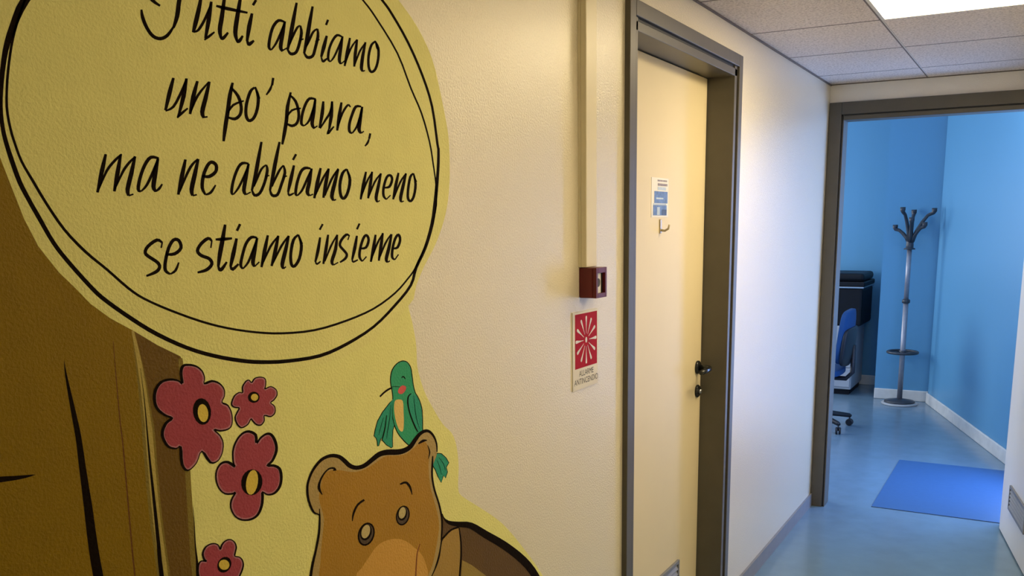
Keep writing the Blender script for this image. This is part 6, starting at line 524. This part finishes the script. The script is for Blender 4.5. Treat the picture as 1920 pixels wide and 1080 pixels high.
["face","bear","bear",53,"P",[11242,10980,11226,11066,11198,11162,11170,11255,11157,11335,11163,11400,11180,11455,11203,11504,11225,11552,11242,11600,11260,11647,11280,11688,11305,11719,11336,11738,11372,11748,11412,11752,11458,11751,11508,11747,11564,11738,11625,11724,11693,11705,11772,11679,11860,11644,11951,11611,12036,11584,12111,11568,12183,11557,12253,11551,12325,11550,12400,11554,12475,11563,12552,11575,12629,11588,12707,11605,12786,11626,12866,11645,12945,11653,13024,11648,13103,11632,13182,11613,13262,11598,13344,11583,13427,11569,13510,11558,13591,11556,13672,11567,13753,11588,13829,11612,13896,11633,13950,11650,13995,11667,14035,11681,14075,11687,14116,11687,14156,11682,14194,11670,14228,11654,14258,11633,14284,11606,14306,11575,14325,11538,14339,11493,14350,11442,14356,11389,14358,11339,14352,11292,14341,11248,14328,11203,14319,11155,14316,11104,14314,11052,14315,10996,14320,10935,14327,10868,14338,10797,14352,10722,14371,10644,14396,10562,14427,10475,14460,10387,14489,10303,14518,10221,14546,10140,14571,10062,14589,9990,14599,9926,14604,9868,14604,9813,14599,9758,14590,9705,14576,9654,14559,9602,14539,9547,14517,9486,14493,9422,14466,9356,14439,9292,14412,9228,14384,9164,14354,9102,14320,9044,14287,8999,14252,8963,14208,8922,14146,8862,14070,8767,13982,8649,13874,8536,13735,8459,13562,8418,13364,8400,13147,8409,12917,8448,12663,8522,12390,8628,12125,8747,11892,8863,11688,8979,11501,9101,11342,9221,11220,9335,11144,9442,11106,9548,11086,9648,11068,9737,11051,9811,11042,9874,11039,9932,11040,9990,11048,10047,11063,10103,11079,10157,11093,10213,11102,10268,11110,10324,11118,10381,11129,10441,11144,10505,11161,10571,11179,10639,11195,10707,11211,10773,11228,10838,11240,10905]],
["muzzle","bear","muzzle",54,"P",[11990,9624,12002,9689,12043,9716,12097,9727,12148,9747,12194,9778,12242,9808,12293,9839,12347,9872,12403,9908,12463,9948,12525,9984,12589,10012,12655,10029,12723,10038,12794,10041,12868,10039,12946,10032,13028,10018,13111,10000,13190,9976,13264,9949,13335,9917,13405,9880,13476,9837,13549,9784,13624,9723,13697,9660,13764,9600,13824,9547,13878,9497,13928,9447,13974,9390,14017,9326,14056,9257,14090,9185,14116,9115,14140,9052,14160,8991,14166,8926,14146,8848,14103,8741,14042,8615,13952,8499,13822,8425,13639,8395,13415,8395,13180,8425,12961,8485,12750,8581,12539,8710,12350,8854,12204,9000,12105,9160,12041,9337,12005,9501]],
["head_outline","bear","ink",55,"S",[[11153,10982,11133,10988,11156,11001,11133,11007,11159,11029,11132,11033,11145,11064,11121,11054,11106,11092,11092,11071,11063,11115,11042,11094,11028,11147,10992,11137,10995,11206,10952,11203,10964,11281,10917,11281,10940,11354,10892,11357,10926,11419,10877,11425,10920,11481,10870,11491,10920,11540,10870,11552,10924,11592,10875,11606,10934,11639,10886,11657,10954,11687,10907,11709,10986,11741,10939,11765,11029,11796,10982,11824,11080,11846,11033,11878,11142,11891,11095,11929,11212,11932,11165,11975,11283,11961,11241,12011,11355,11976,11322,12031,11430,11980,11407,12039,11501,11975,11492,12037,11568,11961,11576,12024,11634,11938,11658,11999,11690,11912,11735,11967,11734,11881,11801,11926,11775,11842,11855,11882,11817,11802,11902,11841,11854,11766,11942,11803,11891,11728,11975,11770,11941,11689,12009,11743,12000,11654,12052,11716,12068,11622,12101,11691,12144,11597,12152,11673,12226,11583,12210,11663,12309,11577,12277,11659,12392,11580,12343,11662,12471,11594,12406,11675,12545,11614,12472,11695,12617,11634,12541,11717,12689,11653,12610,11740,12759,11671,12682,11764,12825,11682,12763,11781,12888,11682,12847,11786,12956,11675,12932,11783,13033,11664,13025,11773,13130,11644,13135,11752,13243,11617,13249,11726,13351,11596,13345,11706,13437,11585,13414,11695,13511,11581,13471,11689,13582,11583,13527,11687,13654,11589,13588,11690,13726,11602,13646,11696,13796,11623,13698,11708,13857,11657,13748,11731,13908,11695,13799,11764,13956,11731,13853,11798,14005,11764,13908,11829,14053,11795,13965,11859,14100,11818,14026,11884,14151,11832,14093,11901,14205,11841,14162,11910,14252,11842,14232,11909,14293,11838,14299,11898,14331,11828,14364,11877,14371,11810,14423,11845,14416,11780,14477,11803,14462,11739,14526,11754,14503,11693,14568,11701,14539,11643,14602,11645,14569,11587,14628,11585,14591,11531,14646,11525,14601,11470,14650,11461,14603,11408,14645,11399,14604,11365,14641,11357],[14451,11318,14491,11307,14441,11280,14488,11268,14427,11225,14485,11210,14415,11161,14480,11143,14403,11088,14470,11070,14392,11005,14459,10988,14391,10915,14456,10902,14402,10822,14467,10810,14423,10722,14488,10713,14452,10617,14517,10610,14497,10502,14561,10497,14550,10382,14614,10377,14596,10267,14661,10260,14629,10160,14695,10150,14655,10057,14722,10045,14672,9963,14740,9948,14680,9882,14749,9864,14678,9810,14748,9789,14673,9736,14741,9714,14663,9646,14723,9624,14649,9553,14698,9535,14639,9487,14680,9472],[11142,11162,11161,11158,11139,11120,11164,11114,11135,11059,11167,11050,11127,10990,11165,10978,11115,10914,11159,10900,11100,10830,11148,10813,11080,10746,11130,10725,11052,10660,11103,10638,11019,10574,11069,10550,10986,10492,11035,10468,10954,10421,11004,10395,10921,10355,10973,10328,10890,10287,10945,10259,10860,10213,10917,10185,10832,10138,10892,10110,10811,10061,10874,10036,10801,9977,10865,9955,10799,9894,10862,9873,10798,9836,10861,9815],[11631,11711,11537,11729,11625,11726,11543,11740,11613,11753,11551,11749,11581,11781,11555,11753,11538,11795,11532,11764,11488,11805,11493,11774,11436,11805,11453,11775,11387,11791,11410,11765,11337,11769,11364,11745,11291,11742,11321,11718,11247,11708,11282,11685,11206,11669,11247,11645,11174,11629,11221,11605,11150,11593,11208,11569,11136,11554,11205,11535,11137,11510,11206,11504,11165,11459,11217,11465,11205,11412,11236,11418,11235,11381,11252,11384],[14019,11654,13996,11681,14064,11657,14033,11694,14126,11661,14088,11711,14178,11664,14149,11721,14219,11666,14210,11712,14264,11666,14262,11695,14297,11666,14297,11683],[14304,11568,14321,11568,14319,11528,14345,11528,14339,11473,14378,11470,14349,11422,14395,11413,14341,11376,14380,11363,14323,11329,14350,11319,14310,11296,14327,11289],[11975,10693,11954,10700,11988,10725,11956,10737,12006,10771,11961,10789,12031,10815,11978,10842,12065,10858,12011,10890,12106,10902,12056,10936,12152,10935,12110,10973,12212,10955,12179,10996,12282,10966,12253,11008,12334,10973,12305,11015],[13388,10992,13368,11025,13436,10991,13414,11030,13500,10989,13484,11035,13545,10979,13563,11021,13576,10957,13629,10982,13613,10918,13680,10931,13647,10875,13717,10877,13679,10818,13738,10813,13708,10752,13747,10748,13727,10705,13752,10702]]],
["mouth_line","bear","mouth",56,"S",[[13922,9640,13948,9626,13894,9607,13922,9591,13854,9557,13885,9541,13820,9500,13854,9484,13799,9438,13834,9423,13783,9369,13820,9355,13769,9292,13807,9278,13753,9194,13792,9179,13737,9088,13778,9072,13727,9013,13768,8997]]],
["eye","bear","ink",57,"P",[12541,10227,12496,10174,12434,10138,12361,10122,12286,10127,12214,10154,12153,10198,12109,10255,12086,10321,12085,10388,12108,10450,12151,10502,12211,10538,12282,10556,12358,10552,12430,10527,12493,10484,12539,10426,12563,10360,12564,10291]],
["iris","bear","eye_brown",59,"P",[12497,10250,12459,10205,12408,10173,12349,10158,12288,10161,12230,10181,12181,10217,12147,10264,12129,10319,12130,10375,12150,10428,12186,10473,12236,10504,12294,10520,12356,10518,12414,10499,12464,10464,12499,10416,12518,10361,12517,10304]],
["iris_shadow","bear","ink",61,"P",[12461,10299,12430,10263,12388,10239,12339,10228,12288,10231,12239,10249,12197,10278,12167,10317,12151,10362,12151,10408,12166,10450,12196,10486,12237,10510,12285,10522,12337,10520,12386,10503,12428,10473,12459,10434,12476,10389,12476,10343]],
["eye_glint","bear","eye_light",63,"P",[12419,10338,12395,10308,12361,10285,12324,10274,12284,10274,12248,10286,12218,10309,12197,10339,12187,10376,12189,10413,12203,10449,12228,10480,12260,10502,12298,10514,12337,10514,12374,10503,12404,10481,12426,10450,12436,10413,12434,10375]],
["eye","bear","ink",58,"P",[13625,10283,13589,10232,13537,10196,13473,10178,13404,10179,13337,10199,13278,10236,13233,10286,13207,10344,13201,10405,13216,10463,13251,10512,13302,10548,13365,10568,13433,10568,13500,10549,13560,10513,13607,10463,13634,10404,13641,10342]],
["iris","bear","eye_brown",60,"P",[13584,10301,13554,10258,13511,10227,13458,10210,13403,10210,13349,10225,13302,10255,13267,10296,13246,10345,13243,10396,13256,10445,13285,10487,13327,10519,13379,10536,13434,10538,13488,10523,13536,10494,13572,10452,13593,10403,13597,10351]],
["iris_shadow","bear","ink",62,"P",[13548,10350,13523,10316,13488,10291,13444,10279,13397,10279,13352,10292,13312,10317,13281,10351,13263,10391,13259,10432,13269,10472,13293,10505,13328,10530,13371,10543,13417,10543,13463,10531,13504,10506,13535,10472,13554,10432,13558,10390]],
["eye_glint","bear","eye_light",64,"P",[13508,10386,13488,10357,13460,10335,13427,10323,13392,10321,13358,10330,13329,10349,13307,10376,13295,10408,13294,10442,13304,10476,13323,10505,13351,10527,13384,10539,13419,10542,13453,10533,13482,10514,13504,10487,13517,10455,13518,10420]],
]
mural = thing('painted_mural', (0.0, 1.0, 0.5), 'yellow painted mural with a speech bubble, flowers, bird and bear on the left wall', 'mural')
LABELS = {'flower1': 'largest flower, highest on the tree trunk', 'flower2': 'smallest flower, right of the largest one', 'flower3': 'flower just above the bear ear', 'flower4': 'lowest flower beside the trunk foot',
 'speech_bubble': 'round speech bubble of four lines of handwriting', 'bear': 'brown bear with its head tilted', 'bird': 'green bird with a red cheek sitting on the bear'}
NAMES = {'flower1': 'flower', 'flower2': 'flower', 'flower3': 'flower', 'flower4': 'flower'}
parts = {}
def paint(name, material, polys, layer, parent):
    """thin flat coat of paint: polygons in the wall plane, lifted a hair per coat"""
    me = bpy.data.meshes.new(name); vs_, fs_ = [], []
    x = 0.000016*layer
    for kind, d in polys:
        pts = [(d[i]*1e-4, d[i+1]*1e-4) for i in range(0, len(d), 2)]
        o = len(vs_); vs_ += [(x, y, z) for y, z in pts]
        if kind == 'P':
            tris = tessellate_polygon([[Vector((y, z, 0)) for y, z in pts]])
            for t in tris:
                a, b, c = [pts[i] for i in t]
                cr = (b[0]-a[0])*(c[1]-a[1])-(b[1]-a[1])*(c[0]-a[0])
                fs_.append(tuple(o+i for i in (t if cr > 0 else t[::-1])))
        else:
            for i in range(0, len(pts)-2, 2):
                q = (i, i+1, i+3, i+2)
                ar = sum(pts[q[k]][0]*pts[q[(k+1) % 4]][1]-pts[q[(k+1) % 4]][0]*pts[q[k]][1] for k in range(4))
                fs_.append(tuple(o+k for k in (q if ar > 0 else q[::-1])))
    me.from_pydata(vs_, [], fs_); me.update()
    me.materials.append(M['paint_'+material])
    return link(name, me, parent)
for name, par, material, layer, kind, data in MURAL:
    polys = [('P', data)] if kind == 'P' else [('S', d) for d in data]
    if par == '':
        o = paint(NAMES.get(name, name), material, polys, layer, mural); parts[name] = o
        if name in LABELS: o['label'] = LABELS[name]
    else:
        paint(name, material, polys, layer, parts[par])

# ------------------------------------------------------------------ cable trunking, call point, sign
tr = thing('cable_trunking', (0, 2.142, 1.476), 'cream plastic cable trunking running down the wall to the red alarm box', 'trunking')
MB().box((0.0, 2.111, 1.476), (0.008, 2.173, H), 0.001).build('trunking_base', 'trunking', tr)
MB().box((0.008, 2.111, 1.476), (0.0236, 2.173, H), 0.002).build('trunking_cover', 'trunking', tr)
cp = thing('alarm_call_point', (0, 2.147, 1.398), 'small dark red fire alarm box at the lower end of the trunking', 'alarm box')
y0, y1, z0, z1 = 2.115, 2.180, 1.3975, 1.475
MB().box((0.0, y0, z0), (0.040, y1, z1), 0.003).build('housing', 'red', cp)
b = MB(); fr = 0.010
b.box((0.040, y0, z0), (0.0495, y0+fr, z1), 0.001).box((0.040, y1-fr, z0), (0.0495, y1, z1), 0.001).box((0.040, y0+fr, z0), (0.0495, y1-fr, z0+fr*1.2), 0.001).box((0.040, y0+fr, z1-fr*1.4), (0.0495, y1-fr, z1), 0.001)
b.build('front_frame', 'red', cp)
pn = MB().box((0.040, y0+fr, z0+fr*1.2), (0.043, y1-fr-0.014, z1-fr*1.4)).build('push_panel', 'white_plastic', cp)
MB().lathe([(0.011, 0.043), (0.011, 0.0438)], (0, (y0+y1)/2-0.007, (z0+z1)/2), 20, 'x').build('push_mark', 'print_ink', pn)
MB().box((0.040, y1-fr-0.0135, z0+fr*1.2), (0.0415, y1-fr, z1-fr*1.4)).build('slot', 'black', cp)

sg = thing('fire_alarm_sign', (0, 2.149, 1.160), 'red and white fire alarm sign with a starburst under the red box', 'sign')
sy0, sy1, sz0, sz1 = 2.0735, 2.225, 1.158, 1.362
MB().box((0.0, sy0, sz0), (0.0025, sy1, sz1)).build('sign_plate', 'sign_plate', sg)
ry0, ry1, rz0, rz1 = sy0+0.013, sy1-0.006, sz0+0.056, sz1-0.006
rp = MB().box((0.0025, ry0, rz0), (0.0029, ry1, rz1)).build('red_panel', 'red_print', sg)
cy, cz = (ry0+ry1)/2-0.001, (rz0+rz1)/2
b = MB()
for k in range(12):
    a = math.pi/2 + 2*math.pi*k/12
    ca, sa = math.cos(a), math.sin(a)
    prof = [(0.017, 0.0006), (0.030, 0.0012), (0.045, 0.0026), (0.055, 0.0040), (0.0605, 0.0040), (0.0630, 0.0025)]
    pts = [(r, h) for r, h in prof] + [(r, -h) for r, h in prof[::-1]]
    b.prism([(cy + r*ca - h*sa, cz + r*sa + h*ca) for r, h in pts], 0.0029, 0.0032, 'yz')
b.prism([(cy+0.0055*math.cos(t), cz+0.0075*math.sin(t)) for t in [2*math.pi*k/16 for k in range(16)]], 0.0029, 0.0032, 'yz')
b.build('starburst', 'white_plastic', rp)
tm = lambda y, z: Matrix(((0, 0, 1, 0.0027), (1, 0, 0, y), (0, 1, 0, z), (0, 0, 0, 1)))
text_mesh('lettering', 'ALLARME', 0.022, 'print_ink', tm((sy0+sy1)/2+0.004, sz0+0.034), sg, 0.95)
text_mesh('lettering', 'ANTINCENDIO', 0.022, 'print_ink', tm((sy0+sy1)/2+0.004, sz0+0.013), sg, 0.95)

# ------------------------------------------------------------------ notice and hook on the side door
nt_ = thing('door_notice', (LX, 2.925, 1.606), 'small blue and white printed notice stuck on the cream door', 'notice')
ny0, ny1, nz0, nz1 = 2.836, 2.990, 1.604, 1.732
MB().box((LX, ny0, nz0), (LX+0.0012, ny1, nz1)).build('sheet', 'paper', nt_)
def patch(name, m_, u0, u1, v0, v1, t=0.0018):
    MB().box((LX+0.0012, ny0+u0*(ny1-ny0), nz0+v0*(nz1-nz0)), (LX+t, ny0+u1*(ny1-ny0), nz0+v1*(nz1-nz0))).build(name, m_, nt_)
patch('blue_field', 'paper_blue', 0.16, 0.94, 0.36, 0.66)
patch('blue_field', 'paper_blue', 0.10, 0.90, 0.05, 0.31)
patch('grey_header', 'paper_grey', 0.36, 0.92, 0.80, 0.86)
patch('grey_header', 'paper_grey', 0.34, 0.90, 0.91, 0.95)
patch('grey_band', 'paper_light', 0.36, 0.84, 0.69, 0.77)
patch('white_line', 'paper_light', 0.26, 0.68, 0.46, 0.50, 0.0022)
patch('white_line', 'paper_light', 0.10, 0.86, 0.32, 0.35, 0.0022)
patch('picture', 'paper_light', 0.32, 0.48, 0.06, 0.26, 0.0022)
patch('dark_picture', 'paper_dark', 0.60, 0.88, 0.06, 0.20, 0.0022)
hk = thing('adhesive_hook', (LX, 2.935, 1.553), 'small pale coat hook stuck below the notice on the door', 'hook')
MB().box((LX, 2.912, 1.551), (LX+0.004, 2.926, 1.598), 0.0015).build('backplate', 'clear', hk)
b = MB(); b.tube([(LX+0.003, 2.919, 1.562), (LX+0.016, 2.922, 1.560), (LX+0.027, 2.926, 1.566), (LX+0.030, 2.928, 1.580)], [0.004, 0.004, 0.0038, 0.0035], 10); b.build('hook_arm', 'clear', hk)

# ------------------------------------------------------------------ blue mat
tag(MB().box((0.315, YE+TW+0.01, 0.0), (0.985, 6.36, 0.004), 0.001).build('floor_mat', 'mat'), 'flat bright blue mat on the floor just inside the blue room', 'mat')

# ------------------------------------------------------------------ coat rack
cx, cyy = 0.048, 8.40
ck = thing('coat_rack', (cx, cyy, 0), 'grey metal coat rack with curved hooks in the corner of the blue room', 'coat rack')
base = MB().lathe([(0.150, 0), (0.152, 0.010), (0.146, 0.016), (0.130, 0.018)], (cx, cyy, 0), 40).build('base', 'rack_foot', ck)
MB().lathe([(0.128, 0.018), (0.126, 0.030), (0.060, 0.042), (0.030, 0.050)], (cx, cyy, 0), 40).build('base_cover', 'rack_dark', base)
MB().lathe([(0.022, 0.045), (0.022, 0.905)], (cx, cyy, 0), 20).build('lower_pole', 'rack_metal', ck)
MB().lathe([(0.020, 0.905), (0.020, 1.360)], (cx, cyy, 0), 20).build('upper_pole', 'rack_metal', ck)
MB().lathe([(0.024, 0.885), (0.033, 0.890), (0.033, 0.912), (0.024, 0.922)], (cx, cyy, 0), 24).build('collar', 'rack_dark', ck)
MB().lathe([(0.046, 1.343), (0.046, 1.352), (0.031, 1.358), (0.031, 1.385), (0.026, 1.44), (0.020, 1.50)], (cx, cyy, 0), 24).build('hook_hub', 'rack_dark', ck)
rg = MB().torus(0.122, 0.012, (cx, cyy, 0.46)).build('umbrella_ring', 'rack_dark', ck)
b = MB().lathe([(0.030, 0.445), (0.030, 0.475)], (cx, cyy, 0), 20)
for k in range(3):
    a = R(100+120*k); b.tube([(cx+0.025*math.cos(a), cyy+0.025*math.sin(a), 0.46), (cx+0.118*math.cos(a), cyy+0.118*math.sin(a), 0.46)], 0.007, 8)
b.build('ring_spoke', 'rack_dark', rg)
for dx, dy, z in ((-0.128, 0.02, 1.515), (-0.060, -0.11, 1.660), (0.172, 0.03, 1.650), (0.118, -0.10, 1.535), (0.020, -0.15, 1.575), (0.0, 0.14, 1.640)):
    z0 = 1.405; b = MB()
    hgt = z - z0
    pts = [(cx+dx*0.10, cyy+dy*0.10, z0), (cx+dx*0.26, cyy+dy*0.26, z0+hgt*0.36), (cx+dx*0.50, cyy+dy*0.50, z0+hgt*0.68), (cx+dx*0.72, cyy+dy*0.72, z0+hgt*0.90), (cx+dx*0.97, cyy+dy*0.97, z0+hgt*0.99), (cx+dx, cyy+dy, z0+hgt+0.012), (cx+dx, cyy+dy, z0+hgt+0.036)]
    b.tube(pts, [0.016, 0.016, 0.0145, 0.0135, 0.016, 0.022, 0.022], 12)
    b.build('hook', 'rack_dark', ck)

# ------------------------------------------------------------------ photocopier
ph = thing('photocopier', (-0.72, 8.9, 0), 'black and white photocopier standing left of the coat rack', 'photocopier')
cx0, cx1, py0, py1 = -1.03, -0.41, 8.64, 9.22
bd = MB().box((cx0, py0, 0.05), (cx1, py1, 0.64), 0.012).build('cabinet', 'copier_white', ph)
MB().box((cx0+0.02, py0+0.03, 0.0), (cx1-0.02, py1-0.02, 0.05)).build('plinth', 'copier_dark', ph)
for k in range(3):
    z = 0.075 + 0.185*k
    dr = MB().box((cx0+0.01, py0-0.012, z), (cx1-0.012, py0, z+0.175), 0.004).build('paper_drawer', 'copier_white', ph)
    MB().box((cx0+0.2, py0-0.018, z+0.12), (cx1-0.2, py0-0.0125, z+0.145), 0.002).build('drawer_handle', 'copier_dark', dr)
MB().box((cx0, py0+0.01, 0.64), (cx1+0.055, py1, 0.985), 0.02).build('print_unit', 'copier_dark', ph)
MB().box((cx0-0.01, py0-0.004, 0.985), (cx1+0.065, py1, 1.0), 0.004).build('trim_strip', 'chrome', ph)
MB().box((cx0-0.01, py0, 1.0), (cx1+0.07, py1, 1.045), 0.01).build('scanner_bed', 'copier_dark', ph)
MB().box((cx0, py0+0.02, 1.045), (cx1+0.06, py1-0.02, 1.12), 0.028).build('document_feeder', 'copier_dark', ph)
MB().prism([(cx0+0.05, 0.99), (cx0+0.35, 0.99), (cx0+0.33, 1.03), (cx0+0.07, 1.03)], py0-0.07, py0-0.005, 'xz').build('control_panel', 'copier_dark', ph)

# ------------------------------------------------------------------ office chair
oc_x, oc_y = -0.44, 7.16
oc = thing('office_chair', (oc_x, oc_y, 0), 'blue upholstered office chair on castors half hidden by the left door frame', 'chair')
b = MB().lathe([(0.045, 0.075), (0.05, 0.10), (0.04, 0.13), (0.028, 0.14)], (oc_x, oc_y, 0), 20).build('base_hub', 'chair_black', oc)
MB().lathe([(0.027, 0.13), (0.027, 0.26), (0.018, 0.262), (0.018, 0.41)], (oc_x, oc_y, 0), 20).build('gas_column', 'chair_black', oc)
for k in range(5):
    a = R(33+72*k); ca, sa = math.cos(a), math.sin(a)
    lg = MB().tube([(oc_x+0.03*ca, oc_y+0.03*sa, 0.110), (oc_x+0.16*ca, oc_y+0.16*sa, 0.103), (oc_x+0.30*ca, oc_y+0.30*sa, 0.082), (oc_x+0.315*ca, oc_y+0.315*sa, 0.075)], [0.024, 0.021, 0.017, 0.012], 10).build('leg', 'chair_black', oc)
    tx, ty = oc_x+0.305*ca, oc_y+0.305*sa
    c = MB()
    for s in (-1, 1):
        m_ = Matrix.Translation((tx+s*0.012*math.cos(a+0.9), ty+s*0.012*math.sin(a+0.9), 0.027)) @ Matrix.Rotation(a+0.9, 4, 'Z')
        c.lathe([(0.022, -0.008), (0.027, -0.005), (0.027, 0.005), (0.022, 0.008)], (0, 0, 0), 20, 'x', m_)
    c.tube([(tx, ty, 0.027), (tx, ty, 0.072)], 0.006, 8)
    c.build('castor', 'chair_black', lg)
def pad(name, material, c, sx, sy, sz, bow, mxr, parent, sub=2):
    """upholstered cushion: rounded slab, bowed along its width"""
    bm = bmesh.new(); bmesh.ops.create_cube(bm, size=1.0)
    bmesh.ops.subdivide_edges(bm, edges=bm.edges[:], cuts=4, use_grid_fill=True)
    for v in bm.verts:
        x, y, z = v.co*2
        k = 1 - 0.10*(abs(x)**4) * (abs(y)**4)
        rx = 1-0.10*(abs(y)**3); ry = 1-0.10*(abs(x)**3)
        edge = max(abs(x), abs(y))
        v.co = Vector((x*sx/2*rx, y*sy/2*ry, z*sz/2*(1-0.45*edge**4) + bow*(y*y)))
    bmesh.ops.transform(bm, matrix=Matrix.Translation(c) @ mxr, verts=bm.verts)
    for f_ in bm.faces: f_.smooth = True
    bmesh.ops.recalc_face_normals(bm, faces=bm.faces)
    me = bpy.data.meshes.new(name); bm.to_mesh(me); bm.free(); me.materials.append(M[material])
    o = link(name, me, parent)
    sd = o.modifiers.new('smooth', 'SUBSURF'); sd.levels = 1; sd.render_levels = 1
    return o
pad('seat', 'chair_blue', (oc_x-0.01, oc_y, 0.455), 0.46, 0.46, 0.085, 0.0, Matrix(), oc)
MB().box((oc_x-0.10, oc_y-0.09, 0.385), (oc_x+0.14, oc_y+0.09, 0.417), 0.01).build('seat_mechanism', 'chair_black', oc)
bm_ = Matrix.Rotation(R(-84), 4, 'Y')
pad('backrest', 'chair_blue', (oc_x+0.235, oc_y, 0.725), 0.42, 0.42, 0.075, 0.02, bm_, oc)
pad('back_shell', 'chair_black', (oc_x+0.262, oc_y, 0.655), 0.30, 0.44, 0.05, 0.02, bm_, oc)
b = MB(); b.tube([(oc_x+0.10, oc_y, 0.40), (oc_x+0.24, oc_y, 0.40), (oc_x+0.285, oc_y, 0.45), (oc_x+0.285, oc_y, 0.66)], 0.018, 10); b.build('back_bar', 'chair_black', oc)
for s in (-1, 1):
    b = MB(); b.tube([(oc_x+0.04, oc_y+s*0.20, 0.41), (oc_x+0.06, oc_y+s*0.27, 0.43), (oc_x+0.08, oc_y+s*0.275, 0.60), (oc_x+0.02, oc_y+s*0.275, 0.655), (oc_x-0.16, oc_y+s*0.275, 0.65)], [0.014, 0.014, 0.014, 0.018, 0.016], 10)
    b.build('armrest', 'chair_black', oc)
